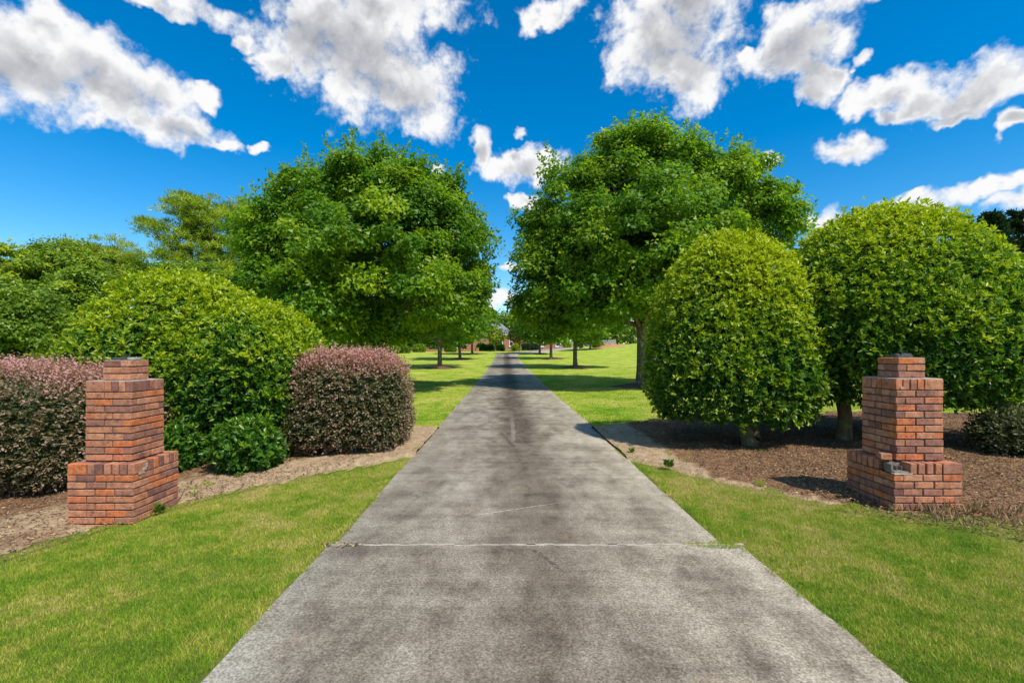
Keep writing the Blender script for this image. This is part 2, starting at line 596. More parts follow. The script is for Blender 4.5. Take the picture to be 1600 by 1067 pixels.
def mat_concrete():
    m, q, out = new_mat('driveway_concrete')
    p = pos(q)
    sp = q.n('ShaderNodeSeparateXYZ')
    q.put(sp.inputs[0], p)
    x, y = sp.outputs[0], sp.outputs[1]
    st = q.n('ShaderNodeMapping')
    st.inputs['Scale'].default_value = (1.0, 0.45, 1.0)
    q.put(st.inputs[0], p)
    v = st.outputs[0]
    big = q.noise(v, 0.75, 6, 0.62, 0.8)
    mid = q.noise(v, 3.0, 6, 0.65, 0.3)
    cross = q.n('ShaderNodeMapping')
    cross.inputs['Scale'].default_value = (0.35, 3.0, 1.0)
    q.put(cross.inputs[0], p)
    tr = q.noise(cross.outputs[0], 1.6, 5, 0.6)
    fine = q.noise(p, 62, 5, 0.8)
    fine2 = q.noise(p, 230, 2, 0.7)
    # tyre-free middle strip: oil and algae darken it; edges are scoured pale
    dx = q.math('SUBTRACT', x, 0.28)
    mid_strip = q.math('POWER', 2.718, q.math('MULTIPLY', q.math('MULTIPLY', dx, dx), -5.0))
    far = q.smooth(y, 4.5, 12.0)
    edge = q.smooth(q.math('ABSOLUTE', q.math('SUBTRACT', x, 0.22)), 1.35, 1.8)
    s = q.math('MULTIPLY_ADD', big, 0.62, q.math('MULTIPLY', mid, 0.78))
    s = q.math('MULTIPLY_ADD', tr, 0.35, s)
    s = q.math('SUBTRACT', s, 0.40)
    s = q.math('SUBTRACT', s, q.math('MULTIPLY', mid_strip, q.math('MULTIPLY_ADD', far, 0.16, 0.16)))
    s = q.math('MULTIPLY_ADD', edge, 0.13, s)
    base = q.ramp(s, [(0.14, (0.070, 0.056, 0.042)), (0.34, (0.185, 0.155, 0.115)), (0.50, (0.30, 0.26, 0.195)), (0.76, (0.46, 0.415, 0.325))])
    mot = q.noise(p, 9.0, 6, 0.7, 0.4)
    base = q.mix(1.0, base, q.ramp(mot, [(0.32, (0.76, 0.72, 0.68)), (0.5, (1.0, 1.0, 1.0)), (0.7, (1.24, 1.24, 1.22))]), 'MULTIPLY')
    brown = q.math('MULTIPLY', q.math('MULTIPLY_ADD', mid_strip, 0.5, 0.12), q.smooth(mot, 0.4, 0.62))
    base = q.mix(brown, base, (0.16, 0.115, 0.085))
    near = q.math('SUBTRACT', 1.0, q.smooth(y, 3.6, 7.5))
    speck = q.ramp(fine, [(0.36, (0.30, 0.27, 0.25)), (0.47, (0.80, 0.78, 0.76)), (0.53, (1.1, 1.1, 1.1)), (0.64, (1.75, 1.75, 1.72))])
    base = q.mix(q.math('MULTIPLY_ADD', near, 0.5, 0.28), base, q.mix(1.0, base, speck, 'MULTIPLY'))
    base = q.mix(0.5, base, q.mix(1.0, base, q.ramp(fine2, [(0.3, (0.6, 0.6, 0.6)), (0.7, (1.35, 1.35, 1.33))]), 'MULTIPLY'))
    rust = q.math('MULTIPLY', q.smooth(q.noise(p, 1.3, 5, 0.6), 0.58, 0.72), q.smooth(q.noise(p, 14, 4, 0.7), 0.45, 0.6))
    base = q.mix(q.math('MULTIPLY', rust, 0.45), base, (0.26, 0.145, 0.065))

    # a few old scrapes and skid marks, each with its own place and length
    def mark(col, ax, ay, bx, by, wid, amt):
        nonlocal base
        L = math.hypot(bx - ax, by - ay)
        ux, uy = (bx - ax) / L, (by - ay) / L
        al = q.math('ADD', q.math('MULTIPLY', q.math('SUBTRACT', x, ax), ux), q.math('MULTIPLY', q.math('SUBTRACT', y, ay), uy))
        ac = q.math('SUBTRACT', q.math('MULTIPLY', q.math('SUBTRACT', x, ax), -uy), q.math('MULTIPLY', q.math('SUBTRACT', y, ay), -ux))
        ac = q.math('ADD', ac, q.math('MULTIPLY', q.math('SUBTRACT', mid, 0.5), wid * 1.5))
        inl = q.math('MULTIPLY', q.smooth(al, 0, 0.15 * L), q.math('SUBTRACT', 1.0, q.smooth(al, 0.6 * L, L)))
        inw = q.math('SUBTRACT', 1.0, q.smooth(q.math('ABSOLUTE', ac), wid * 0.3, wid))
        k = q.math('MULTIPLY', q.math('MULTIPLY', inl, inw), q.math('MULTIPLY', q.smooth(q.noise(p, 30, 3), 0.35, 0.55), amt))
        base = q.mix(k, base, col)
    mark((0.05, 0.045, 0.04), 0.22, 4.15, 0.5, 3.6, 0.035, 0.75)
    mark((0.05, 0.045, 0.04), -0.1, 10.2, 0.25, 8.0, 0.05, 0.7)
    mark((0.05, 0.045, 0.04), -0.35, 9.4, -0.1, 8.9, 0.04, 0.6)
    mark((0.55, 0.50, 0.42), -0.38, 4.95, 0.75, 5.45, 0.012, 0.8)
    mark((0.52, 0.48, 0.42), -1.2, 4.75, -0.5, 4.9, 0.012, 0.45)
    mark((0.42, 0.38, 0.33), 0.16, 8.6, 0.19, 13.5, 0.06, 0.3)
    h = q.math('ADD', q.math('MULTIPLY', fine, 0.7), q.math('MULTIPLY', fine2, 0.4))
    bsdf(q, out, base, 0.9, 0.2, h, 0.45, 0.008)
    return m


def mat_brick():
    m, q, out = new_mat('fired_brick')
    r = q.n('ShaderNodeObjectInfo').outputs['Random']
    p = pos(q)
    c = q.ramp(r, [(0.0, (0.20, 0.085, 0.068)), (0.14, (0.28, 0.125, 0.090)), (0.3, (0.38, 0.165, 0.100)), (0.5, (0.45, 0.185, 0.098)), (0.7, (0.50, 0.235, 0.135)), (0.84, (0.49, 0.155, 0.070)), (1.0, (0.56, 0.175, 0.062))])
    blot = q.noise(p, 16, 5, 0.65)
    c = q.mix(1.0, c, q.ramp(blot, [(0.3, (0.62, 0.6, 0.62)), (0.5, (1, 1, 1)), (0.72, (1.3, 1.32, 1.3))]), 'MULTIPLY')
    # short raked dents of the brick face
    st = q.n('ShaderNodeMapping')
    st.inputs['Scale'].default_value = (1, 1, 2.2)
    st.inputs['Rotation'].default_value = (0, 0.5, 0)
    q.put(st.inputs[0], p)
    dent = q.noise(st.outputs[0], 48, 3, 0.6)
    c = q.mix(1.0, c, q.ramp(dent, [(0.32, (0.5, 0.46, 0.45)), (0.42, (1, 1, 1))]), 'MULTIPLY')
    efflo = q.smooth(q.noise(p, 7, 6, 0.7), 0.62, 0.72)
    c = q.mix(q.math('MULTIPLY', efflo, 0.35), c, (0.52, 0.42, 0.34))
    soot = q.smooth(q.noise(p, 4.5, 5, 0.65), 0.6, 0.72)
    c = q.mix(q.math('MULTIPLY', soot, 0.55), c, (0.06, 0.045, 0.04))
    h = q.math('ADD', q.math('MULTIPLY', q.smooth(dent, 0.3, 0.45), 0.8), q.math('MULTIPLY', q.noise(p, 140, 3), 0.35))
    bsdf(q, out, c, 0.88, 0.2, h, 0.6, 0.006)
    return m


def mat_plain(name, col, var=0.25, scale=8, rough=0.85, spec=0.2, bump=0.2, metal=0.0):
    m, q, out = new_mat(name)
    p = pos(q)
    n = q.noise(p, scale, 5, 0.65)
    lo = tuple(c * (1 - var) for c in col)
    hi = tuple(min(1, c * (1 + var)) for c in col)
    b = bsdf(q, out, q.ramp(n, [(0.3, lo), (0.7, hi)]), rough, spec, q.noise(p, scale * 8, 4), bump, 0.01)
    b.inputs['Metallic'].default_value = metal
    return m


def mat_far_brick():
    m, q, out = new_mat('house_brick')
    br = q.n('ShaderNodeTexBrick')
    tcv = q.n('ShaderNodeMapping')
    tcv.inputs['Rotation'].default_value = (math.radians(90), 0, 0)
    q.put(tcv.inputs[0], pos(q))
    q.put(br.inputs['Vector'], tcv.outputs[0])
    br.inputs['Scale'].default_value = 4.0
    br.inputs['Color1'].default_value = (0.42, 0.17, 0.09, 1)
    br.inputs['Color2'].default_value = (0.30, 0.11, 0.065, 1)
    br.inputs['Mortar'].default_value = (0.35, 0.28, 0.22, 1)
    bsdf(q, out, br.outputs[0], 0.9, 0.1)
    return m


M['lawn'] = mat_lawn()
M['blade'] = mat_blade()
M['soil'] = mat_soil()
M['concrete'] = mat_concrete()
M['brick'] = mat_brick()
M['mortar'] = mat_plain('mortar_dark', (0.10, 0.085, 0.07), 0.4, 20)
M['mortar_pale'] = mat_plain('mortar_pale', (0.40, 0.33, 0.26), 0.35, 14, bump=0.6)
M['block'] = mat_plain('grey_block', (0.21, 0.175, 0.14), 0.35, 25, bump=0.7)
M['joint'] = mat_plain('joint_filler', (0.37, 0.32, 0.255), 0.4, 12, bump=0.4)
M['iron'] = mat_plain('weathered_iron', (0.06, 0.06, 0.058), 0.4, 30, 0.6, 0.4)
M['plate_pale'] = mat_plain('pale_plate', (0.34, 0.33, 0.30), 0.25, 20, 0.7)
M['wire'] = mat_plain('wire_sheath', (0.05, 0.05, 0.05), 0.3, 20, 0.5)
M['far_brick'] = mat_far_brick()
M['roof'] = mat_plain('roof_shingle', (0.20, 0.205, 0.22), 0.25, 3)
M['trim'] = mat_plain('white_trim', (0.78, 0.78, 0.76), 0.05, 3)
M['clay'] = mat_plain('red_clay', (0.42, 0.21, 0.10), 0.3, 0.8)
M['fence'] = mat_plain('grey_board', (0.30, 0.27, 0.23), 0.3, 3)
M['mulch'] = mat_plain('ring_mulch', (0.14, 0.08, 0.048), 0.55, 14, bump=0.9)


def mat_glass():
    m, q, out = new_mat('window_glass')
    b = bsdf(q, out, (0.03, 0.035, 0.04), 0.08, 0.6)
    return m


M['glass'] = mat_glass()


def mat_chip():
    m, q, out = new_mat('mulch_chip')
    c = q.ramp(attr(q, 'tint'), [(0, (0.08, 0.043, 0.028)), (0.4, (0.20, 0.12, 0.07)), (0.75, (0.36, 0.23, 0.12)), (0.93, (0.52, 0.37, 0.19)), (1, (0.55, 0.42, 0.13))])
    bsdf(q, out, c, 0.9, 0.15)
    return m


M['chip'] = mat_chip()


# ------------------------------------------------------------------ terrain
def base_z(y):
    return np.interp(y, [-50, 20, 30, 44, 56, 68, 80, 90, 100, 110, 125, 150, 260, 700],
                     [0, 0, 0.09, 0.29, 0.52, 0.80, 1.13, 1.45, 1.82, 2.2, 2.55, 2.9, 3.4, 4.0])


def ground_z(x, y):
    x, y = np.asarray(x, float), np.asarray(y, float)
    fade = 1 - sstep(12, 30, y)
    z = base_z(y)
    z = z - 0.042 * np.clip(-1.6 - x, 0, 9) * fade
    z = z + 0.030 * np.clip(x - 2.0, 0, 7) * fade
    z = z + 0.055 * np.clip(x - 9, 0, 60) * sstep(55, 105, y)
    z = z - 0.012 * np.clip(-x - 14, 0, 60) * sstep(18, 45, y)
    return z


def lawn_z(x, y):
    return ground_z(x, y) + (vnoise2(x, y, 0.7, 3) - 0.5) * 0.035


def drive_edges(y):
    y = np.asarray(y, float)
    c = np.interp(y, [-5, 84, 88, 92, 96, 100, 104, 110, 118, 126], [0.24, 0.24, 0.6, 1.6, 3.4, 5.8, 8.2, 11.6, 16.0, 20.5])
    hw = np.interp(y, [-5, 80, 92, 100, 126], [1.78, 1.78, 2.3, 3.4, 3.6])
    return c - hw, c + hw


xs = np.unique(np.concatenate([np.linspace(-900, -60, 15), np.linspace(-60, -12, 25), np.linspace(-12, -1.8, 42), [-1.7, -1.6, -1.5, -1.4, -0.5, 0.3, 1.0, 1.75, 1.85, 1.95, 2.05, 2.15], np.linspace(2.3, 12, 40), np.linspace(12, 60, 25), np.linspace(60, 900, 15)]))
ys = np.unique(np.concatenate([np.linspace(-60, -2, 8), np.linspace(-2, 14, 65), np.linspace(14, 30, 33), np.linspace(30, 130, 68), np.linspace(130, 1500, 26)]))
gx, gy = np.meshgrid(xs, ys)
gz = ground_z(gx, gy) + (vnoise2(gx, gy, 0.7, 3) - 0.5) * 0.035 * np.where((gx > -1.6) & (gx < 2.1), 0, 1)
el, er = drive_edges(gy)
gz = gz - 0.07 * ((gx > el + 0.2) & (gx < er - 0.2) & (gy < 130))
ny, nx = gx.shape
ii, jj = np.meshgrid(np.arange(ny - 1), np.arange(nx - 1), indexing='ij')
idx = ii * nx + jj
fc = np.stack([idx, idx + 1, idx + nx + 1, idx + nx], -1).reshape(-1, 4)
o = raw_mesh('lawn', np.stack([gx, gy, gz], -1).reshape(-1, 3), fc, M['lawn'], smooth=True)
tag(o, kind='structure')

# ------------------------------------------------------------------ driveway of separately poured slabs
drive = tag(empty('driveway', (0.24, 4, 0)), 'grey stained concrete driveway running straight between the trees', kind='structure')
JOINT_Y = 4.20


def slab(y0, y1, xl0, xl1, xr0, xr1, first=False):
    n = max(2, int((y1 - y0) / (0.25 if y1 < 12 else 1.5)))
    yy = np.linspace(y0 + 0.006, y1 - 0.006, n + 1)
    if y0 > 80 or xl0 is None:
        l, r = drive_edges(yy)
    else:
        t = (yy - y0) / (y1 - y0)
        l, r = xl0 + (xl1 - xl0) * t, xr0 + (xr1 - xr0) * t
        l = l + (vnoise2(yy, yy * 0, 3.1, 8) - 0.5) * 0.03
        r = r + (vnoise2(yy, yy * 0, 3.1, 9) - 0.5) * 0.03
    if y0 > 60:
        z = ground_z((l + r) / 2, yy) + 0.045
    else:
        z = base_z(yy) + 0.012
    m = len(yy)
    V, Fs = [], []
    bev = 0.012
    for k in range(m):
        V += [(l[k], yy[k], z[k] - 0.12), (l[k], yy[k], z[k] - bev), (l[k] + bev, yy[k], z[k]), (r[k] - bev, yy[k], z[k]), (r[k], yy[k], z[k] - bev), (r[k], yy[k], z[k] - 0.12)]
    for k in range(m - 1):
        a, b = k * 6, (k + 1) * 6
        for s in range(5):
            Fs.append((a + s, a + s + 1, b + s + 1, b + s))
    Fs.append((0, 1, 2, 2))
    Fs = Fs[:-1]
    o = raw_mesh('slab', V, Fs, M['concrete'], drive)
    # end faces
    return o


slab(-4.0, JOINT_Y, -1.575, -1.56, 2.05, 2.07)
slab(JOINT_Y + 0.022, 11.6, -1.50, -1.53, 1.90, 2.02)
yb = 11.6
for y1 in (19.0, 26.5, 34.0, 41.5, 49.0, 56.5, 64.0, 71.5, 79.0):
    slab(yb, y1, -1.53, -1.54, 2.02, 2.02)
    yb = y1
slab(yb, 90, None, 0, 0, 0)
slab(90, 126, None, 0, 0, 0)
jb = []
for k in range(46):
    xx = -1.55 + k * 0.079
    jb.append((xx + 0.04, JOINT_Y + 0.011 + random.uniform(-0.006, 0.006), 0.006 + random.uniform(-0.003, 0.004), 0.083, random.uniform(0.018, 0.034), 0.018))
boxes_mesh('joint_filler', jb, M['joint'], drive, 0.003)

# ------------------------------------------------------------------ planting beds
LB_FRONT = [(-9, -1), (-6.2, 1.2), (-4.36, 4.16), (-3.64, 5.55), (-2.9, 6.4), (-2.14, 7.0), (-1.46, 7.7)]
LB_BACK = [(-24, 13), (-16, 13.5), (-10, 12.8), (-6.5, 12.3), (-4, 11.8), (-2.6, 11.4), (-1.46, 10.9)]
RB_FRONT = [(1.94, 7.35), (2.33, 6.75), (2.85, 5.8), (3.46, 4.95), (4.47, 4.15), (6.5, 2.9), (10, 0.6)]
RB_BACK = [(1.94, 11.0), (3, 11.6), (5, 12.2), (8, 12.6), (11, 12.4), (17, 11.5), (24, 10)]


def curve(pts, n):
    pts = np.array(pts, float)
    s = np.concatenate([[0], np.cumsum(np.linalg.norm(np.diff(pts, axis=0), axis=1))])
    k = np.arange(len(pts))
    u = np.linspace(0, len(pts) - 1, n)
    # Catmull-Rom
    i = np.clip(np.floor(u).astype(int), 0, len(pts) - 2)
    t = (u - i)[:, None]
    p1, p2 = pts[i], pts[i + 1]
    p0, p3 = pts[np.clip(i - 1, 0, None)], pts[np.clip(i + 2, None, len(pts) - 1)]
    return 0.5 * (2 * p1 + (p2 - p0) * t + (2 * p0 - 5 * p1 + 4 * p2 - p3) * t ** 2 + (3 * p1 - p0 - 3 * p2 + p3) * t ** 3)


def in_poly(x, y, poly):
    inside = np.zeros(len(x), bool)
    n = len(poly)
    j = n - 1
    for i in range(n):
        xi, yi = poly[i]
        xj, yj = poly[j]
        c = ((yi > y) != (yj > y)) & (x < (xj - xi) * (y - yi) / (yj - yi + 1e-12) + xi)
        inside ^= c
        j = i
    return inside


BED_POLY = {}


def make_bed(name, front, back, side, label):
    nu, nv = 220, 70
    a, b = curve(front, nu), curve(back, nu)
    w = (vnoise2(np.arange(nu), np.zeros(nu), 0.35, 21) - 0.5) * 0.22 + (vnoise2(np.arange(nu), np.zeros(nu), 0.9, 22) - 0.5) * 0.1
    inner = np.abs(a[:, 0] - 0.2) > 1.9
    a[:, 1] += w * inner
    b[:, 1] += w[::-1] * inner
    BED_POLY[side] = np.concatenate([a, b[::-1]])
    v = np.linspace(0, 1, nv)[None, :, None] ** 1.3
    p = a[:, None, :] * (1 - v) + b[:, None, :] * v
    x, y = p[..., 0], p[..., 1]
    z = lawn_z(x, y) + 0.040 + (vnoise2(x, y, 2.0, 5) - 0.5) * 0.05 + (vnoise2(x, y, 7.0, 6) - 0.5) * 0.03
    rim = np.minimum(np.minimum(v[..., 0], 1 - v[..., 0]) * 12, 1)
    z = z - (1 - rim) * 0.085
    dist_front = np.linalg.norm(p - a[:, None, :], axis=-1)
    dist_drive = np.abs(x - 0.24) - 1.75
    if side == 'left':
        bare = 0.9 - 0.38 * sstep(0.5, 2.2, dist_front) - 0.45 * sstep(1.2, 2.6, dist_front) * (dist_drive > 1.0)
        bare = np.maximum(bare, 1 - sstep(0.3, 1.3, dist_drive))
        bare = np.where(x < -4.4, np.minimum(bare, 0.55), bare)
    else:
        bare = 0.75 - 0.9 * sstep(0.15, 0.75, dist_front)
        bare = np.maximum(bare, 0.95 - sstep(0.35, 1.25, dist_drive))
    idx = np.arange(nu - 1)[:, None] * nv + np.arange(nv - 1)[None, :]
    f = np.stack([idx, idx + nv, idx + nv + 1, idx + 1], -1).reshape(-1, 4)
    if side == 'left':
        pass
    o = raw_mesh(name, np.stack([x, y, z], -1).reshape(-1, 3), f, M['soil'], attrs={'bare': bare}, smooth=True)
    tag(o, label, kind='structure')


make_bed('planting_bed', LB_FRONT, LB_BACK, 'left', 'tan soil planting bed around the left brick pillar')
make_bed('mulch_bed', RB_FRONT, RB_BACK, 'right', 'dark mulched planting bed around the right brick pillar')


def in_beds(x, y):
    return in_poly(x, y, BED_POLY['left']) | in_poly(x, y, BED_POLY['right'])


# ------------------------------------------------------------------ grass blades
def grass(name, n, xr, yr, h, w, keep):
    x = rng.uniform(*xr, n)
    y = rng.uniform(*yr, n)
    k = keep(x, y)
    x, y = x[k], y[k]
    n = len(x)
    patch = vnoise2(x, y, 1.6, 31) * 0.6 + vnoise2(x, y, 5.0, 32) * 0.4
    hh = h * (0.55 + 0.7 * patch) * rng.uniform(0.6, 1.25, n)
    z = lawn_z(x, y) - 0.004 + 0.03 * in_beds(x, y) + 0.022 * ((x > -1.55) & (x < 2.04))
    a = rng.uniform(0, 2 * math.pi, n)
    lean = rng.uniform(0.2, 1.0, n) * hh
    la = a + rng.normal(0, 0.8, n) + math.pi / 2
    bx, by = np.cos(a) * w * 0.5, np.sin(a) * w * 0.5
    P0 = np.stack([x - bx, y - by, z], -1)
    P1 = np.stack([x + bx, y + by, z], -1)
    P2 = np.stack([x + np.cos(la) * lean, y + np.sin(la) * lean, z + hh], -1)
    V = np.stack([P0, P1, P2], 1).reshape(-1, 3)
    tint = np.repeat(np.clip(rng.beta(2, 2, n), 0, 1), 3)
    return raw_mesh(name, V, np.arange(n * 3).reshape(-1, 3), M['blade'], attrs={'tint': tint})


def keep_near(x, y):
    fr = (x / y > -1.9) & (x / y < 1.9)            # what the lens and a step aside can see
    wob = (vnoise2(y, x * 0, 3.0, 41) - 0.5) * 0.05 + (vnoise2(y, x * 0, 14.0, 46) - 0.5) * 0.05 + rng.normal(0, 0.012, len(x))
    wob2 = (vnoise2(y, x * 0, 3.4, 42) - 0.5) * 0.05 + (vnoise2(y, x * 0, 13.0, 47) - 0.5) * 0.05 + rng.normal(0, 0.012, len(x))
    near = y < JOINT_Y
    l = np.where(near, -1.575, -1.51) + wob + 0.012
    r = np.where(near, 2.06, 1.93) + wob2 - 0.012
    lip = (np.abs(y - 4.21) < 0.13 * np.clip((x - 1.55) / 0.4, 0, 1) * (0.5 + vnoise2(x, y, 9, 4)))
    out = (x < l) | (x > r) | lip
    b = in_beds(x + rng.normal(0, 0.055, len(x)), y + rng.normal(0, 0.055, len(x)))
    tuft = vnoise2(x, y, 2.2, 44) * 0.6 + vnoise2(x, y, 6, 45) * 0.4
    edge_bed = b & (tuft > 0.76) & (np.abs(x) < 4.3) & (y < 10)       # straggling tufts on the bare soil
    dens = np.clip(9.0 / (y * y) * 3.2, 0.12, 1)
    return fr & out & (~b | edge_bed) & (rng.random(len(x)) < dens)


g1 = grass('lawn_grass', 1750000, (-6.5, 6.5), (1.6, 8.5), 0.029, 0.0042, keep_near)
tag(g1, 'short mown grass blades of the front lawn', 'grass', kind='stuff')


def keep_far(x, y):
    l, r = drive_edges(y)
    fr = (x / y > -1.1) & (x / y < 1.1)
    dens = np.clip(60.0 / (y * y) * 2.0, 0.04, 1)
    return fr & ((x < l + 0.05) | (x > r - 0.05)) & ~in_beds(x, y) & (rng.random(len(x)) < dens)


g2 = grass('lawn_grass', 520000, (-12, 14), (8.5, 40), 0.055, 0.012, keep_far)
tag(g2, 'mown grass of the lawn between the tree rows', 'grass', kind='stuff')


# ------------------------------------------------------------------ mulch chips and leaf litter
def chips(name, n, poly_side, xr, yr, size, label, keep=None):
    x = rng.uniform(*xr, n)
    y = rng.uniform(*yr, n)
    k = in_poly(x, y, BED_POLY[poly_side]) & (np.abs(x / y) < 1.15)
    if keep is not None:
        k &= keep(x, y)
    x, y = x[k], y[k]
    n = len(x)
    z = lawn_z(x, y) + 0.047 + (vnoise2(x, y, 2.0, 5) - 0.5) * 0.05 + (vnoise2(x, y, 7.0, 6) - 0.5) * 0.03
    P = np.stack([x, y, z], -1)
    ax = rng.normal(size=(n, 3)) * np.array([1, 1, 0.25])
    nr = rng.normal(size=(n, 3)) * 0.35 + np.array([0, 0, 1])
    V, Fc = leaves(P, ax, nr, size * rng.uniform(0.5, 1.4, n), size * 0.45 * rng.uniform(0.5, 1.3, n), 0.2)
    o = raw_mesh(name, V, Fc, M['chip'], attrs={'tint': np.repeat(rng.beta(1.6, 2.2, n), 4)})
    return tag(o, label, 'mulch', kind='stuff')


chips('mulch_chips', 60000, 'right', (1.9, 11), (2.5, 11.5), 0.038, 'brown wood mulch and leaf litter under the right bushes',
      lambda x, y: ((x - 2.0 > 0.8 + vnoise2(x, y, 2, 61)) & (vnoise2(x, y, 1.5, 62) > 0.12)) | (rng.random(len(x)) < 0.12))
chips('leaf_litter', 32000, 'left', (-9, -1.5), (2.5, 11.5), 0.036, 'dry leaf litter and straw on the left bed',
      lambda x, y: (x < -2.4 + 0.5 * vnoise2(x, y, 2, 63)) & (vnoise2(x, y, 1.3, 64) > 0.28) | (rng.random(len(x)) < 0.08))


# ------------------------------------------------------------------ brick gate pillars
BL, BH, BD, JT = 0.2035, 0.0735, 0.0975, 0.0135       # brick pitch, course, bed depth, joint


def brick_mesh(name, sx, sy, sz, seed):
    bm = bmesh.new()
    bmesh.ops.create_cube(bm, size=1.0)
    r = random.Random(seed)
    for v in bm.verts:
        v.co = Vector((v.co.x * sx + r.uniform(-.0012, .0012), v.co.y * sy + r.uniform(-.0012, .0012), v.co.z * sz + r.uniform(-.0012, .0012)))
    bmesh.ops.bevel(bm, geom=bm.edges[:], offset=0.0035, segments=1, affect='EDGES')
    me = bpy.data.meshes.new(name)
    bm.to_mesh(me)
    bm.free()
    me.materials.append(M['brick'])
    return me


STRETCH = [brick_mesh('brick', BL - JT, BD, BH - JT, s) for s in range(4)]
ROWLOCK = [brick_mesh('brick', 0.063, 0.19, 0.106, s) for s in range(3)]
CORNER = [brick_mesh('brick', BL - JT, 0.066, 0.106, s) for s in range(3)]


def pillar(cx, cy, ztop_base, zbot, label, seed, mirror, skip=()):
    r = random.Random(seed)
    root = tag(empty('brick_pillar', (cx, cy, zbot)), label, 'pillar', 'brick gate pillars beside the driveway')

    def put(me, x, y, z, rz, jit=1.0):
        o = bpy.data.objects.new('brick', me)
        COL.objects.link(o)
        o.parent = root
        o.location = (x + r.uniform(-.0015, .0015) * jit, y + r.uniform(-.0015, .0015) * jit, z - zbot + r.uniform(-.001, .001))
        o.rotation_euler = (0, 0, rz + r.uniform(-.006, .006) * jit + (math.pi if r.random() < .5 else 0))
        return o

    def ring(s, z, flip):
        """one course: each side runs from one corner and stops a header short of the next"""
        n = int(round(s / BL - 0.5))
        h = s / 2
        for side in range(4):
            th = side * math.pi / 2
            for k in range(n):
                u = -h + (k + 0.5) * BL if not flip else h - (k + 0.5) * BL
                yy = -h + BD / 2 + r.uniform(-.002, .002)
                if (round(z, 3), side, k) in skip:
                    continue
                put(r.choice(STRETCH), u * math.cos(th) - yy * math.sin(th), u * math.sin(th) + yy * math.cos(th), z + BH / 2, th)

    def cap(s, z, tagname):
        h = s / 2
        cw = BL
        room = s - cw - 0.07
        n = max(2, int(room / 0.0725))
        pit = room / n
        for side in range(4):
            th = side * math.pi / 2
            fl = -1 if mirror else 1
            u = fl * (-h + cw / 2)
            yy = -h + 0.034
            if (tagname, side, 'c') not in skip:
                put(r.choice(CORNER), u * math.cos(th) - yy * math.sin(th), u * math.sin(th) + yy * math.cos(th), z + 0.057, th)
            for k in range(n):
                if (tagname, side, k) in skip:
                    continue
                u = fl * (-h + cw + (k + 0.5) * pit)
                yy = -h + 0.0955 + r.uniform(-.003, .003)
                put(r.choice(ROWLOCK), u * math.cos(th) - yy * math.sin(th), u * math.sin(th) + yy * math.cos(th), z + 0.057, th)

    s1, s2, s3 = 3.5 * BL, 2.5 * BL, 1.5 * BL
    zb = ztop_base - 0.115
    nb = int(math.ceil((zb - zbot) / BH))
    for c in range(nb):
        ring(s1 - JT, zb - (c + 1) * BH, c % 2 == 0)
    cap(s1 - JT, zb, 'base')
    zm = ztop_base + 0.004
    for c in range(10):
        ring(s2 - JT, zm + c * BH, c % 2 == 0)
    zc = zm + 10 * BH
    cap(s2 - JT, zc, 'shaft')
    zt = zc + 0.118
    for c in range(3):
        ring(s3 - JT, zt + c * BH, c % 2 == 1)
    top = zt + 3 * BH
    rec = 0.012
    core = [(cx, cy, (zbot - 0.05 + zb) / 2, s1 - JT - 2 * rec, s1 - JT - 2 * rec, zb - zbot + 0.05),
            (cx, cy, zb + 0.052, s1 - JT - 2 * rec - 0.004, s1 - JT - 2 * rec - 0.004, 0.106),
            (cx, cy, (zm + zc) / 2, s2 - JT - 2 * rec, s2 - JT - 2 * rec, zc - zm),
            (cx, cy, zc + 0.052, s2 - JT - 2 * rec - 0.004, s2 - JT - 2 * rec - 0.004, 0.107),
            (cx, cy, (zt + top) / 2 - 0.004, s3 - JT - 2 * rec, s3 - JT - 2 * rec, top - zt - 0.006)]
    if 'hole' in skip:
        # the broken corner of the base: the core is cut back so the hollow shows
        core[1] = (cx + 0.1, cy + 0.1, zb + 0.052, s1 - JT - 2 * rec - 0.204, s1 - JT - 2 * rec - 0.204, 0.106)
    boxes_mesh('mortar_core', core, M['mortar'], root)
    # mortar wash on the ledges
    boxes_mesh('mortar_wash', [(cx, cy, zc + 0.114, s2 - 0.03, s2 - 0.03, 0.010), (cx, cy, top - 0.005, s3 - 0.05, s3 - 0.05, 0.006)], M['mortar_pale'], root)
    return root, top, zb, zm, s1, s2


PLX, PLY = -4.215, 5.36
PRX, PRY = 4.325, 5.26
left_p, ltop, lzb, lzm, s1, s2 = pillar(PLX, PLY, 0.533, -0.20, 'stepped brick gate pillar on the left, partly in front of the purple hedge', 3, False)
# chipped mortar patch on the right face of its base, mount plate and wires on top
boxes_mesh('mortar_patch', [(PLX + s1 / 2 - 0.0065, PLY - 0.20, lzb + 0.03, 0.004, 0.05, 0.035), (PLX + s1 / 2 - 0.0060, PLY - 0.24, lzb - 0.002, 0.004, 0.08, 0.022), (PLX + s1 / 2 - 0.0070, PLY - 0.165, lzb + 0.065, 0.004, 0.025, 0.05)], M['mortar_pale'], left_p, 0.004)
boxes_mesh('mount_plate', [(PLX - 0.01, PLY - 0.03, ltop + 0.014, 0.15, 0.12, 0.028)], M['iron'], left_p, 0.004)
boxes_mesh('cap_stone', [(PLX + 0.10, PLY - 0.02, ltop + 0.015, 0.08, 0.10, 0.026)], M['plate_pale'], left_p, 0.004)


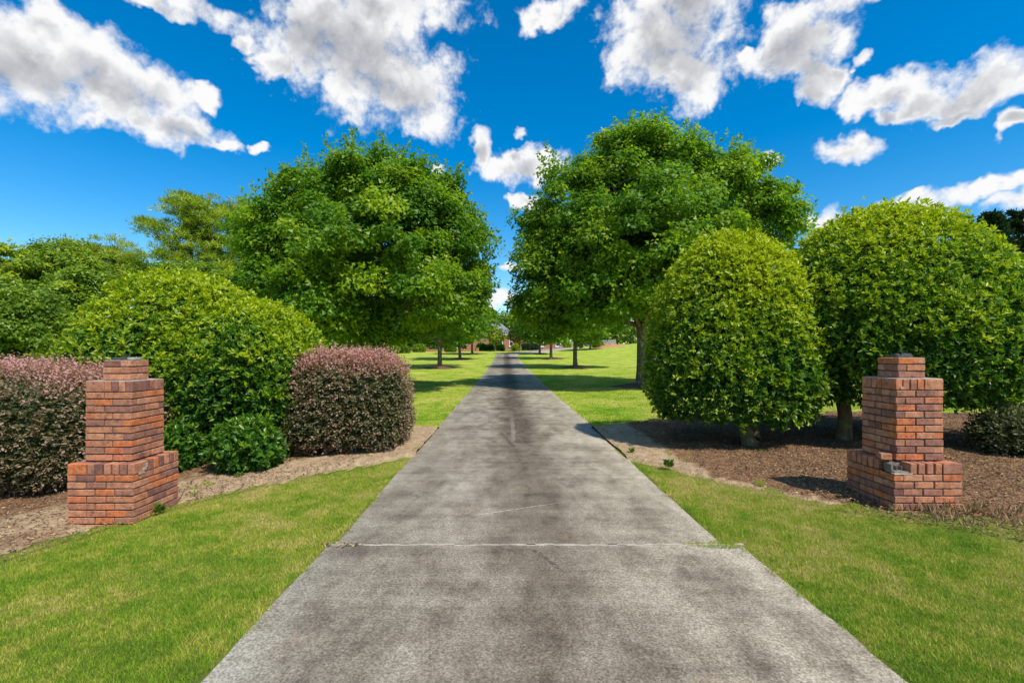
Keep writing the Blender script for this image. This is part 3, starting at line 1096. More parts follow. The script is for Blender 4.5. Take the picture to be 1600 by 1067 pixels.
def wires(root, x, y, z, seed, n=4):
    r = np.random.default_rng(seed)
    paths = []
    for k in range(n):
        a = r.uniform(0, 6.28)
        t = np.linspace(0, 1, 8)
        L = r.uniform(0.05, 0.10)
        px = x + np.cos(a) * L * t * 0.8 + r.normal(0, 0.004, 8)
        py = y + np.sin(a) * L * t * 0.5
        pz = z + np.sin(t * 2.4) * L * 0.6
        paths.append((np.stack([px, py, pz], -1), np.full(8, 0.003)))
    V, Fc = tubes(paths, 5)
    raw_mesh('wire', V, Fc, M['wire'], root)


wires(left_p, PLX + 0.03, PLY - 0.03, ltop + 0.026, 4)

right_p, rtop, rzb, rzm, s1, s2 = pillar(PRX, PRY, 0.563, -0.12, 'stepped brick gate pillar on the right with a broken corner at its base', 8, True,
                                        skip={('base', 0, 5), ('base', 0, 4), ('base', 3, 'c'), 'hole'})
# hollow corner: grey block with cores behind the lost bricks
hx, hy = PRX - s1 / 2, PRY - s1 / 2
boxes_mesh('exposed_block', [(hx + 0.115, hy + 0.085, rzb + 0.014, 0.19, 0.13, 0.024), (hx + 0.115, hy + 0.145, rzb + 0.058, 0.19, 0.02, 0.09),
                             (hx + 0.030, hy + 0.115, rzb + 0.055, 0.024, 0.10, 0.075), (hx + 0.090, hy + 0.11, rzb + 0.045, 0.012, 0.07, 0.05), (hx + 0.140, hy + 0.11, rzb + 0.045, 0.012, 0.07, 0.05), (hx + 0.190, hy + 0.10, rzb + 0.058, 0.012, 0.10, 0.09)], M['block'], right_p, 0.005)
boxes_mesh('mortar_patch', [(hx + 0.10, hy + 0.03, rzb + 0.003, 0.19, 0.05, 0.014), (PRX - s2 / 2 + 0.006, PRY - 0.12, rzm + 10 * BH + 0.09, 0.004, 0.04, 0.022), (PRX - 0.19, PRY - s2 / 2 + 0.0055, rzm + 10 * BH + 0.02, 0.035, 0.004, 0.025)], M['mortar_pale'], right_p, 0.003)
boxes_mesh('mount_plate', [(PRX - 0.015, PRY - 0.02, rtop + 0.012, 0.17, 0.12, 0.02)], M['iron'], right_p, 0.004)
boxes_mesh('bracket', [(PRX + 0.03, PRY - 0.03, rtop + 0.03, 0.11, 0.025, 0.02), (PRX + 0.075, PRY + 0.01, rtop + 0.03, 0.02, 0.09, 0.022), (PRX - 0.06, PRY - 0.01, rtop + 0.03, 0.05, 0.05, 0.018)], M['iron'], right_p, 0.003)
wires(right_p, PRX, PRY - 0.02, rtop + 0.03, 9, 3)
lb = bpy.data.objects.new('loose_brick', brick_mesh('loose_brick', 0.193, 0.0975, 0.0635, 5))
COL.objects.link(lb)
lb.location = (hx + 0.055, hy + 0.21, rzb + 0.115 + 0.036)
lb.rotation_euler = (0.03, 0.05, 1.15)
tag(lb, 'loose brick lying on the ledge above the broken corner of the right pillar', 'brick')


# ------------------------------------------------------------------ shrubs
def shrub_surface(n, c, R, power=2.4, zmin=-0.75, lump=0.06, seed=0, egg=0.0, back_keep=0.15):
    """random points on a rounded clipped-bush shape: returns points, outward normals, height fraction"""
    c, R = np.array(c), np.array(R)
    d = sphere_dirs(int(n * 2.2))
    k = 1.0 / (np.abs(d) ** power).sum(1) ** (1 / power)
    p = d * k[:, None]
    nr = unit(np.sign(d) * np.abs(p) ** (power - 1) / R)
    z = p[:, 2]
    f = 1 + lump * bumps(d, 26, 0.42, seed) - egg * np.clip(z, -0.4, 1) * 1.0
    p = p * np.stack([f, f, 1 + 0.5 * lump * bumps(d, 20, 0.4, seed + 1)], -1)
    ok = z > zmin
    w = c + p * R
    tocam = unit(np.array([[0, 0, 1.7]]) - w)
    facing = (nr * tocam).sum(1)
    ok &= (facing > -0.25) | (rng.random(len(d)) < back_keep)
    return w[ok][:n], nr[ok][:n], ((z[ok] + 1) / 2)[:n]


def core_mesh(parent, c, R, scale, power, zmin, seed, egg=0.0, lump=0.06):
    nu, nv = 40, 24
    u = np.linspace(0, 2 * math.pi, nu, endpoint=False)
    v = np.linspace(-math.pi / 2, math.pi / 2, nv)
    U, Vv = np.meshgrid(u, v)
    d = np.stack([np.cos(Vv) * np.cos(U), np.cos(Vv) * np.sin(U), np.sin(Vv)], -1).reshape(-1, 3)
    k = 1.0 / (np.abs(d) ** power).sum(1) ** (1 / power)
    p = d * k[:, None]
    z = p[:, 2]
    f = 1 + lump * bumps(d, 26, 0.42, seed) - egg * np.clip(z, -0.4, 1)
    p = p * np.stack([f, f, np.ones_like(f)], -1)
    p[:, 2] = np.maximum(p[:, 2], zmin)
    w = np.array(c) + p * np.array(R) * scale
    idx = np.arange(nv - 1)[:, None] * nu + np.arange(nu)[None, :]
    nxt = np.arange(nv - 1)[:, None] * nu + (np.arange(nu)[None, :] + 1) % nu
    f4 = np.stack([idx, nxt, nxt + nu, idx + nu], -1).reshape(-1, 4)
    return raw_mesh('blocker_core', w, f4, M['core'], parent, smooth=True)  # closed dark shell added inside the leaves to block light


def evergreen(name, label, cat, base, c, R, n_ros, leaf, mat, seed, power=2.3, zmin=-0.8, egg=0.12, young=0.55, lump=0.095, core=0.78, trunks=(), group=None, per=6, spread=0.06):
    global rng
    rng = np.random.default_rng(seed)
    root = tag(empty(name, base), label, cat, group)
    p, nr, hf = shrub_surface(n_ros, c, R, power, zmin, lump, seed, egg)
    n = len(p)
    depth = np.abs(rng.normal(0, spread, n)) * 1.4
    stick = rng.random(n) < 0.16
    tuft = bumps(unit(p - np.array(c)), 420, 0.075, seed + 9)
    p = p - nr * depth[:, None] + nr * (stick * rng.uniform(0.03, 0.14, n) + 0.07 * np.clip(tuft, -1, 1))[:, None]
    stray = rng.random(n) < 0.012
    p = p + (nr * 0.4 + np.array([0, 0, 0.6])) * (stray * rng.uniform(0.05, 0.22, n))[:, None]
    axis = unit(nr * 0.8 + np.array([0, 0, 0.55]) + rng.normal(size=(n, 3)) * 0.35)
    # leaves of each rosette fan round its axis
    P = np.repeat(p, per, 0)
    A = np.repeat(axis, per, 0)
    m = n * per
    rnd = unit(np.cross(A, rng.normal(size=(m, 3))))
    tilt = rng.uniform(0.45, 1.25, m)[:, None]
    la = unit(A * np.cos(tilt) + rnd * np.sin(tilt))
    P = P + A * rng.uniform(-0.02, 0.03, m)[:, None]
    nl = unit(A * 1.0 - la * 0.4 + rng.normal(size=(m, 3)) * 0.3)
    ln = leaf * rng.uniform(0.65, 1.25, m)
    V, Fc = leaves(P, la, nl, ln, ln * rng.uniform(0.38, 0.5, m), 0.22)
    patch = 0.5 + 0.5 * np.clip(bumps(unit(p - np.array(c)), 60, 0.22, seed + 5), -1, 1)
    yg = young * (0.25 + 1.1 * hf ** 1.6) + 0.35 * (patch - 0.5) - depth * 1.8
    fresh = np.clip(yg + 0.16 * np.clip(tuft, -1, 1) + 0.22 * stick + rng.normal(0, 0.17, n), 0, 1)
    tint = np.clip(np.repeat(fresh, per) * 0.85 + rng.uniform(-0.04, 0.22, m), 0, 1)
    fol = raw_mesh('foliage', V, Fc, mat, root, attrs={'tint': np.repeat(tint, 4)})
    fol['kind'] = 'stuff'
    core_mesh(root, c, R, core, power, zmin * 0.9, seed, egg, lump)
    for (pts, rad) in trunks:
        Vt, Ft = tubes([(np.array(pts), np.array(rad))], 10)
        raw_mesh('trunk', Vt, Ft, M['bark_tan'], root, smooth=True)
    return root


def stem(p0, p1, r0, r1, n=6, bend=0.05, seed=0):
    r = np.random.default_rng(seed)
    t = np.linspace(0, 1, n)[:, None]
    pts = np.array(p0) * (1 - t) + np.array(p1) * t
    pts += np.sin(t * math.pi) * r.normal(0, bend, 3)
    rad = r0 + (r1 - r0) * t[:, 0]
    rad[0] *= 1.35
    return pts, rad


def gz1(x, y):
    return float(ground_z(x, y))


# right: the smaller egg-shaped bush and the big dome behind the pillar
bx, by = 4.22, 8.25
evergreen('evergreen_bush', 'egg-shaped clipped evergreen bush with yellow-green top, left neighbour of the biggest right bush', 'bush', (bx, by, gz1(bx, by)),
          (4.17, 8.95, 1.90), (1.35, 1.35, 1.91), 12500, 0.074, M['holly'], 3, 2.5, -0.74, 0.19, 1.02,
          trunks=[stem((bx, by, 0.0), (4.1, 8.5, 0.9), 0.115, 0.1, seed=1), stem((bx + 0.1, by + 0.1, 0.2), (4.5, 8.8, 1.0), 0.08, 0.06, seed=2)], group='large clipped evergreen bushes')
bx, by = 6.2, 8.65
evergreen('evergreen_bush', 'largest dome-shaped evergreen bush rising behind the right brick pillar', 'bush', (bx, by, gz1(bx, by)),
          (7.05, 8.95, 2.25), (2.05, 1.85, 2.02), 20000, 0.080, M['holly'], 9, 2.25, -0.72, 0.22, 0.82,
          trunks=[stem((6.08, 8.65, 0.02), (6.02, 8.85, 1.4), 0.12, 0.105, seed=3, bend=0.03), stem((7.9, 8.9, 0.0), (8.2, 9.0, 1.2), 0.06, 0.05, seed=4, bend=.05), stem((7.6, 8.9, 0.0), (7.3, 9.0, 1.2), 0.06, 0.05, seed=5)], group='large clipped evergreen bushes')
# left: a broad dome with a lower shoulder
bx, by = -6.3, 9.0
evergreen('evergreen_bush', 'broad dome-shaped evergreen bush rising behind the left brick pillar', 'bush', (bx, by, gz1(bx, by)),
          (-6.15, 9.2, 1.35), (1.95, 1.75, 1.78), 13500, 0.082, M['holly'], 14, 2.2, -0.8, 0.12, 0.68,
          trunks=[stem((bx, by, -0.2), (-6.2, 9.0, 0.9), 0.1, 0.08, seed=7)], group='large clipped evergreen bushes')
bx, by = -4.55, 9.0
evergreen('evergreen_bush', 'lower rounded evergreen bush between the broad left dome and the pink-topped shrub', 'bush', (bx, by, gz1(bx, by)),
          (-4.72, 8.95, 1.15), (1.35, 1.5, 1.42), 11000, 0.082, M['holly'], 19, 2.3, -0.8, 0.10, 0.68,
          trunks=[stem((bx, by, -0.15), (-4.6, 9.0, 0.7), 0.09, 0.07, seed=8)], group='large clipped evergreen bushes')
# low laurels in front of them
bx, by = -3.87, 7.25
evergreen('laurel_shrub', 'small low glossy green shrub standing alone in front of the left evergreen bushes', 'shrub', (bx, by, gz1(bx, by)),
          (bx, by, gz1(bx, by) + 0.33), (0.43, 0.42, 0.37), 1700, 0.088, M['laurel'], 23, 2.0, -0.85, -0.05, 0.40, 0.12, 0.62, group='low laurel shrubs', per=7, spread=0.05)
bx, by = -5.02, 7.45
evergreen('laurel_shrub', 'small green shrub peeping out behind the right side of the left pillar', 'shrub', (bx, by, gz1(bx, by)),
          (bx, by, gz1(bx, by) + 0.30), (0.30, 0.32, 0.38), 800, 0.088, M['laurel'], 27, 2.0, -0.85, -0.05, 0.42, 0.12, 0.62, group='low laurel shrubs', per=7, spread=0.05)


def fringe(name, label, base, c, R, n_shoots, seed, power=3.2, zmin=-0.9, top_shoots=400, egg=0.0, pink=1.0, shade=0.12):
    """clipped loropetalum: short arching shoots of small leaves, pink at the fresh tips and along the top"""
    root = tag(empty(name, base), label, 'shrub', 'clipped purple-leaved shrubs')
    p, nr, hf = shrub_surface(n_shoots, c, R, power, zmin, 0.05, seed, egg, 0.25)
    n = len(p)
    topness = np.clip((p[:, 2] - (c[2] + R[2] * 0.5)) / (R[2] * 0.45), 0, 1)
    per = 9
    L = rng.uniform(0.10, 0.20, n) + 0.05 * topness
    side = unit(np.cross(nr, np.array([0, 0, 1.0])) + 1e-6)
    ax = unit(nr * rng.uniform(0.5, 1.1, n)[:, None] + side * rng.normal(0, 0.8, n)[:, None] + np.array([0, 0, 1.0]) * (rng.normal(0.05, 0.22, n) + 0.7 * topness)[:, None])
    dep = np.abs(rng.normal(0, 0.07, n)) + 0.03
    st = p - nr * (dep + 0.05)[:, None]
    # longer fresh whips standing up from the sheared top
    ti = np.nonzero(topness > 0.25)[0]
    if len(ti) and top_shoots:
        pick = rng.choice(ti, min(top_shoots, len(ti) * 3))
        st = np.concatenate([st, p[pick] - np.array([0, 0, 0.05])])
        ax = np.concatenate([ax, unit(nr[pick] * 0.2 + np.array([0, 0, 1.0]) + rng.normal(0, 0.38, (len(pick), 3)))])
        L = np.concatenate([L, rng.uniform(0.10, 0.30, len(pick))])
        topness = np.concatenate([topness, np.full(len(pick), 1.3)])
        dep = np.concatenate([dep, np.zeros(len(pick))])
        n = len(st)
    t = (np.arange(per) + 0.5) / per
    P = st[:, None, :] + ax[:, None, :] * (L[:, None] * t[None, :])[..., None]
    P[..., 2] -= (L[:, None] * t[None, :] ** 2 * 0.25) * (1 - np.clip(topness, 0, 1))[:, None]
    P = P.reshape(-1, 3)
    A = np.repeat(ax, per, 0)
    m = len(P)
    sd = unit(np.cross(A, rng.normal(size=(m, 3)) * 0.6 + np.array([0, 0, 1.0])))
    sd *= np.where(np.tile(np.arange(per) % 2, n) == 0, 1, -1)[:, None]
    la = unit(sd + A * 0.6 + rng.normal(size=(m, 3)) * 0.25)
    nl = unit(np.array([0, 0, 1.0]) + rng.normal(size=(m, 3)) * 0.45)
    ln = 0.046 * rng.uniform(0.7, 1.3, m) * np.repeat(np.where(topness > 1.2, 0.75, 1.0), per)
    V, Fc = leaves(P, la, nl, ln, ln * 0.62, 0.15)
    patch = bumps(unit(P - np.array(c)), 70, 0.2, seed + 3)
    tt = np.tile(t, n)
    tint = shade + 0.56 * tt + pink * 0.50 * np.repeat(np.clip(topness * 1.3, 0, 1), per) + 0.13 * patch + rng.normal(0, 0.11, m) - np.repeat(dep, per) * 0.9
    fol = raw_mesh('foliage', V, Fc, M['loro'], root, attrs={'tint': np.repeat(np.clip(tint, 0, 1), 4)})
    fol['kind'] = 'stuff'
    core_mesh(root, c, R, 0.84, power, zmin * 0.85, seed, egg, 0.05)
    return root


fringe('fringe_shrub', 'boxy purple-green shrub with pink tips close to the left edge of the driveway', (-2.85, 8.75, gz1(-2.85, 8.75)), (-2.83, 8.75, 0.80), (1.12, 0.95, 0.86), 4700, 31, 3.4, -0.93, 420)
fringe('fringe_shrub', 'wide purple-green hedge shrub with pink tips behind the left pillar', (-6.6, 7.0, gz1(-6.6, 7.0)), (-7.12, 7.1, 0.62), (1.85, 1.25, 0.86), 5900, 37, 3.2, -0.93, 650, pink=0.8)
fringe('fringe_shrub', 'low dark purple shrub under the biggest bush beyond the right pillar', (8.0, 7.3, gz1(8.0, 7.3)), (8.05, 7.35, 0.42), (0.85, 0.55, 0.40), 1500, 43, 2.4, -0.9, 60, pink=0.1, shade=-0.12)


# ------------------------------------------------------------------ trees
TREE_SEED = 1


def sample_lobes(lobes, n, inner=0.5):
    lobes = np.array(lobes, float)
    w = (lobes[:, 3] * lobes[:, 4] * lobes[:, 5]) ** (2 / 3)
    out = []
    need = n
    while need > 0:
        m = need * 3 + 20
        li = rng.choice(len(lobes), m, p=w / w.sum())
        d = sphere_dirs(m)
        rad = rng.uniform(inner ** 2, 1.0, m) ** 0.5
        p = lobes[li, :3] + d * rad[:, None] * lobes[li, 3:]
        q = ((p[:, None, :] - lobes[None, :, :3]) / lobes[None, :, 3:])
        dist = np.sqrt((q ** 2).sum(-1)).min(1)
        keep = (dist > inner * 0.8)
        out.append(p[keep][:need])
        need -= len(out[-1])
    return np.concatenate(out)


def tree(name, label, cat, base, lobes, trunk_h, trunk_r, n_cl, per, leaf, cl_r, mat, bark, group=None, flat=0.55, limbs=7, width=0.75, upw=0.7, twig=140, tint0=0.5, droop=0.25, inner=0.5, needle=False, lean=(0, 0), extra=0.0, thin=None, shoots=0):
    global rng
    rng = np.random.default_rng(zlib.crc32(label.encode()) + TREE_SEED)
    base = np.array(base, float)
    root = tag(empty(name, tuple(base)), label, cat, group)
    lobes = np.array(lobes, float)
    ctr = (lobes[:, :3] * lobes[:, 3:4]).sum(0) / lobes[:, 3].sum()
    C = sample_lobes(lobes, n_cl, inner)
    if thin:
        ell = ((C[:, 0] - thin[0]) / thin[2]) ** 2 + ((C[:, 2] - thin[1]) / thin[3]) ** 2
        C = C[~((ell < 1) & (C[:, 1] < base[1] + 1.5) & (rng.random(len(C)) < 0.55))]
    nC = len(C)
    cr = cl_r * rng.uniform(0.6, 1.35, nC)
    # --- wood
    top = base + np.array([lean[0], lean[1], trunk_h])
    nt = 9
    t = np.linspace(0, 1, nt)[:, None]
    tp = base * (1 - t) + top * t + np.sin(t * math.pi) * rng.normal(0, 0.04 * trunk_h / 3, 3) * np.array([1, 1, 0])
    tr = trunk_r * (1.0 + 0.55 * np.exp(-t[:, 0] * 9) - 0.12 * t[:, 0])
    tp[0, 2] -= 0.15
    trunk_paths = [(tp, tr)]
    V, Fc = tubes(trunk_paths, 12)
    raw_mesh('trunk', V, Fc, bark, root, smooth=True)
    # limbs reach for spread targets
    tg = [C[np.argmax(C[:, 2])]]
    for _ in range(limbs - 1):
        dd = np.min([np.linalg.norm(C - g_, axis=1) for g_ in tg], axis=0)
        tg.append(C[np.argmax(dd * rng.uniform(0.6, 1, nC))])
    samples, srad, limb_paths = [], [], []
    for k, g_ in enumerate(tg):
        s = np.linspace(0, 1, 10)[:, None]
        st = top - np.array([0, 0, trunk_h * rng.uniform(0.0, 0.22)]) * (k > 0)
        end = st + (g_ - st) * 0.86
        mid = st * 0.5 + end * 0.5 + np.array([0, 0, 0.16 * np.linalg.norm(end[:2] - st[:2])]) - (end - st) * np.array([0.12, 0.12, 0])
        pth = st * (1 - s) ** 2 + 2 * mid * s * (1 - s) + end * s ** 2
        pth += rng.normal(0, 0.05, pth.shape) * s
        r0 = trunk_r * (0.78 if k == 0 else rng.uniform(0.34, 0.52))
        rr = r0 * (1 - s[:, 0]) ** 0.8 + 0.02
        limb_paths.append((pth, rr))
        samples.append(pth[2:])
        srad.append(rr[2:])
    S, SR = np.concatenate(samples), np.concatenate(srad)
    order = rng.permutation(nC)[:twig]
    for i in order:
        d = np.linalg.norm(S - C[i], axis=1) + np.maximum(0, S[:, 2] - C[i, 2]) * 1.5
        j = int(np.argmin(d))
        if d[j] < 0.2:
            continue
        s = np.linspace(0, 1, 6)[:, None]
        mid = (S[j] + C[i]) / 2 + np.array([0, 0, 0.12 * d[j]])
        pth = S[j] * (1 - s) ** 2 + 2 * mid * s * (1 - s) + C[i] * s ** 2
        limb_paths.append((pth, np.minimum(SR[j] * 0.55, 0.05) * (1 - s[:, 0]) + 0.008))
    V, Fc = tubes(limb_paths, 6)
    raw_mesh('limbs', V, Fc, bark, root, smooth=True)
    # --- foliage
    m = nC * per
    ci = np.repeat(np.arange(nC), per)
    off = unit(rng.normal(size=(m, 3))) * (rng.random(m) ** 0.45)[:, None]
    hr2 = off[:, 0] ** 2 + off[:, 1] ** 2
    off[:, 2] = off[:, 2] * flat - droop * hr2
    P = C[ci] + off * cr[ci][:, None]
    if extra:
        P += rng.normal(0, extra, P.shape)
    outw = unit(P - ctr)
    nl = unit(np.array([0, 0, 1.0]) * upw + outw * 0.35 + off * 0.7 + rng.normal(size=(m, 3)) * 0.5)
    la = unit(np.cross(nl, rng.normal(size=(m, 3))) + off * 0.8 + np.array([0, 0, -0.25 if not needle else 0.35]))
    if needle:
        la = unit(off + np.array([0, 0, 0.6]) + rng.normal(size=(m, 3)) * 0.6)
    ln = leaf * rng.uniform(0.65, 1.3, m)
    ctint = rng.normal(tint0, 0.15, nC)
    tint = np.clip(ctint[ci] + rng.normal(0, 0.14, m), 0, 1)
    if shoots:
        # young shoots standing out of the crown's skin
        far_out = np.argsort(-np.linalg.norm((C - ctr) / lobes[:, 3:].max(0), axis=1))[:nC // 2]
        si = rng.choice(far_out, shoots)
        sd = unit(unit(C[si] - ctr) * 0.8 + np.array([0, 0, 0.75]) + rng.normal(size=(shoots, 3)) * 0.35)
        sl = rng.uniform(0.3, 0.95, shoots) * cl_r
        tt = np.linspace(0.2, 1, 16)
        sp = C[si][:, None, :] + sd[:, None, :] * (sl[:, None] * tt[None, :] + cr[si][:, None] * 0.45)[..., None]
        sp = sp.reshape(-1, 3) + rng.normal(0, 0.06, (shoots * 16, 3))
        P = np.concatenate([P, sp])
        la = np.concatenate([la, unit(rng.normal(size=(shoots * 16, 3)) + np.repeat(sd, 16, 0))])
        nl = np.concatenate([nl, unit(rng.normal(size=(shoots * 16, 3)) * 0.6 + np.array([0, 0, 1.0]))])
        ln = np.concatenate([ln, leaf * rng.uniform(0.6, 1.1, shoots * 16)])
        tint = np.concatenate([tint, np.clip(rng.normal(tint0 + 0.12, 0.14, shoots * 16), 0, 1)])
    V, Fc = leaflets(P, la, nl, ln, ln * width * rng.uniform(0.8, 1.2, len(P)))
    cro = raw_mesh('crown', V, Fc, mat, root, attrs={'tint': np.repeat(tint, 3)})
    cro['kind'] = 'stuff'
    return root


def lobes_px(lst, Y, ry=1.0):
    """crown lobes measured on the photo (x, y, half width, half height[, depth shift]) at distance Y"""
    out = []
    for a in lst:
        dy = a[4] if len(a) > 4 else 0.0
        yy = Y + dy
        x, _, z = at(a[0], a[1], yy)
        out.append((x, yy, z, a[2] * yy / F, ry * 0.5 * (a[2] + a[3]) * yy / F, a[3] * yy / F))
    return out


ROWG = 'maples lining the driveway'
# first pair: the two big crowns
rx1, ry1 = at(1003, 0, 22.6)[0], 22.6
tree('maple_tree', 'tallest maple, nearest on the right of the driveway, with pale lichened trunk', 'tree', (rx1, ry1, gz1(rx1, ry1)),
     lobes_px([(1015, 278, 92, 78), (985, 245, 52, 46), (1050, 262, 68, 52), (905, 330, 88, 80), (1125, 310, 95, 72), (1185, 350, 62, 48), (1020, 380, 130, 105, -1.5), (885, 420, 80, 70), (1110, 420, 90, 66, -1), (950, 450, 85, 45, -2), (850, 380, 50, 60, 0.5), (865, 470, 60, 40, 0), (1060, 460, 80, 40, 1.5), (1000, 330, 120, 100, 2.5)], 22.6, 1.0),
     3.0, 0.26, 820, 290, 0.160, 0.84, M['maple'], M['bark'], ROWG, limbs=10, twig=230, tint0=0.58, inner=0.55, shoots=420, width=0.85)
lx1, ly1 = at(597, 0, 22.0)[0], 22.0
tree('maple_tree', 'wide rounded maple, nearest on the left, behind the pink-topped shrub', 'tree', (lx1, ly1, gz1(lx1, ly1)),
     lobes_px([(585, 302, 90, 66), (510, 318, 80, 60), (455, 365, 82, 70), (655, 315, 75, 65), (700, 380, 58, 75), (715, 440, 50, 60, 0.5), (575, 390, 130, 95, -1.5), (430, 435, 72, 60), (500, 455, 85, 52, -2), (660, 450, 85, 62, -2), (600, 360, 120, 90, 2.5), (560, 500, 60, 30, -1), (640, 505, 60, 26)], 22.0, 1.0),
     2.3, 0.24, 740, 290, 0.160, 0.82, M['maple'], M['bark_dark'], ROWG, limbs=11, twig=260, tint0=0.55, inner=0.55, shoots=420, width=0.85, thin=(at(605, 0, 20)[0], at(0, 430, 20)[2], 1.5, 2.3))


def row_tree(px, Y, H, R, n_cl, per, leaf, cr, label, seed, clear=2.6):
    x = at(px, 0, Y)[0]
    z = gz1(x, Y)
    r = np.random.default_rng(seed)
    lob = [(x, Y, z + H * 0.57, R * 0.92, R * 0.92, H * 0.39)]
    for k in range(6):
        a = r.uniform(0, 6.28)
        q_ = r.uniform(0.35, 0.6) * R
        lob.append((x + math.cos(a) * q_, Y + math.sin(a) * q_, z + H * r.uniform(0.34, 0.68), R * r.uniform(0.42, 0.6), R * r.uniform(0.42, 0.6), H * r.uniform(0.16, 0.24)))
    lob.append((x, Y, z + H * 0.83, R * 0.5, R * 0.5, H * 0.17))
    return tree('maple_tree', label, 'tree', (x, Y, z), lob, clear, 0.20, n_cl, per, leaf, cr, M['maple'], M['bark'], ROWG, limbs=7, twig=70, tint0=0.55)


row_tree(899, 44, 11.0, 5.6, 300, 110, 0.24, 0.85, 'second maple from the road in the right-hand row, slim straight trunk', 1)
row_tree(861, 67, 10.8, 5.6, 170, 50, 0.42, 0.95, 'third maple from the road in the right-hand row', 2)
row_tree(843, 89, 10.5, 5.4, 140, 40, 0.5, 1.0, 'farthest maple of the right-hand row, where the drive bends', 3)
row_tree(687, 43.5, 10.8, 5.5, 300, 110, 0.24, 0.85, 'second maple from the road in the left-hand row, on a mulch ring', 4)
row_tree(719, 66, 10.6, 5.6, 170, 50, 0.42, 0.95, 'third maple from the road in the left-hand row', 5)
row_tree(738, 88, 10.4, 5.3, 140, 40, 0.5, 1.0, 'farthest maple of the left-hand row, before the house', 6)
row_tree(922, 101, 9.0, 4.6, 120, 40, 0.5, 1.0, 'short maple standing apart on the far right lawn beside the clay bank', 7, 1.8)

# mulch rings heaped round the trunks
for k, (px, Y, R) in enumerate([(1003, 22.6, 1.5), (899, 44, 1.5), (861, 67, 1.5), (843, 89, 1.5), (597, 22, 1.6), (687, 43.5, 1.8), (719, 66, 1.7), (738, 88, 1.6), (922, 101, 1.8)]):
    x = at(px, 0, Y)[0]
    nu, nr_ = 36, 8
    V, Fs = [], []
    for i in range(nr_ + 1):
        for j in range(nu):
            a = 2 * math.pi * j / nu
            rr = R * (i / nr_) * (1 + 0.18 * math.sin(3 * a + k) + 0.09 * math.sin(7 * a + 2 * k))
            xx, yy = x + rr * math.cos(a), Y + rr * math.sin(a)
            t = i / nr_
            zz = gz1(xx, yy) + 0.24 * (1 - t) ** 1.4 + 0.03 * (1 - t * t) + random.uniform(-0.015, 0.015) * (t < 1) - 0.03 * (t == 1) + 0.01
            V.append((xx, yy, zz))
    for i in range(nr_):
        for j in range(nu):
            j2 = (j + 1) % nu
            Fs.append((i * nu + j, (i + 1) * nu + j, (i + 1) * nu + j2, i * nu + j2))
    tag(raw_mesh('mulch_mound', V, Fs, M['mulch'], smooth=True), kind='structure')

# tree line on the left
LEFTG = 'trees beyond the left lawn'


def bgtree(name, label, px, Y, lob, n_cl, per, leaf, cr, mat, bark, trunk_h=2.5, trunk_r=0.2, flat=0.6, tint0=0.5, group=LEFTG, limbs=6, **kw):
    x = at(px, 0, Y)[0]
    return tree(name, label, 'tree', (x, Y, gz1(x, Y)), lobes_px(lob, Y), trunk_h, trunk_r, n_cl, per, leaf, cr, mat, bark, group, flat, limbs, twig=90, tint0=tint0, **kw)


bgtree('pine_tree', 'tall pine with layered open crown and a long bough reaching left', 300, 46,
       [(300, 325, 50, 26), (280, 318, 34, 18), (235, 348, 38, 12), (262, 360, 40, 16), (330, 350, 48, 30), (295, 385, 55, 32), (320, 425, 55, 30), (345, 395, 40, 30)], 230, 125, 0.38, 0.85, M['pine'], M['bark_pine'], 9.0, 0.28, 0.38, 0.5, limbs=9, needle=True, width=0.22, inner=0.3)
bgtree('pine_tree', 'flat-topped pine half hidden behind the wide left maple', 385, 50,
       [(380, 335, 38, 22), (400, 370, 45, 35), (370, 420, 40, 35)], 130, 120, 0.36, 0.9, M['pine'], M['bark_pine'], 9.0, 0.28, 0.4, 0.45, needle=True, width=0.22, inner=0.3)
bgtree('pine_tree', 'shorter pine with feathery top left of the tall pine', 178, 44,
       [(170, 385, 30, 18), (190, 405, 48, 24), (200, 440, 55, 30), (150, 420, 30, 25)], 170, 130, 0.34, 0.75, M['pine'], M['bark_pine'], 6.0, 0.22, 0.42, 0.55, needle=True, width=0.18, inner=0.3)
bgtree('broadleaf_tree', 'yellow-green broadleaf tree at the far left of the skyline', 15, 38,
       [(20, 410, 70, 38), (-40, 420, 80, 50), (20, 470, 90, 55)], 220, 120, 0.26, 0.8, M['broad'], M['bark_dark'], tint0=0.6)
bgtree('broadleaf_tree', 'loose feathery broadleaf tree left of the shorter pine', 100, 41,
       [(92, 400, 45, 26), (125, 415, 45, 28), (95, 450, 75, 45)], 190, 120, 0.25, 0.75, M['broad'], M['bark_dark'], tint0=0.55, extra=0.25)
bgtree('broadleaf_tree', 'rounded dark green tree low behind the left hedge shrub', 25, 24,
       [(20, 480, 62, 40), (-50, 490, 70, 60), (60, 520, 60, 50), (0, 540, 80, 50)], 230, 115, 0.18, 0.58, M['broad'], M['bark_dark'], tint0=0.38, trunk_h=1.2)
bgtree('broadleaf_tree', 'mid green tree with hanging sprays between hedge shrub and broad left bush', 120, 28,
       [(110, 465, 55, 35), (150, 490, 50, 40), (90, 520, 70, 50), (130, 440, 40, 25)], 230, 115, 0.19, 0.6, M['broad'], M['bark_dark'], tint0=0.45, trunk_h=1.5)
bgtree('broadleaf_tree', 'bushy green tree below the tall pine, behind the left bushes', 330, 34,
       [(330, 450, 60, 35), (380, 470, 60, 45), (270, 440, 60, 35), (420, 510, 70, 35)], 220, 120, 0.23, 0.7, M['broad'], M['bark_dark'], tint0=0.5, trunk_h=1.5)
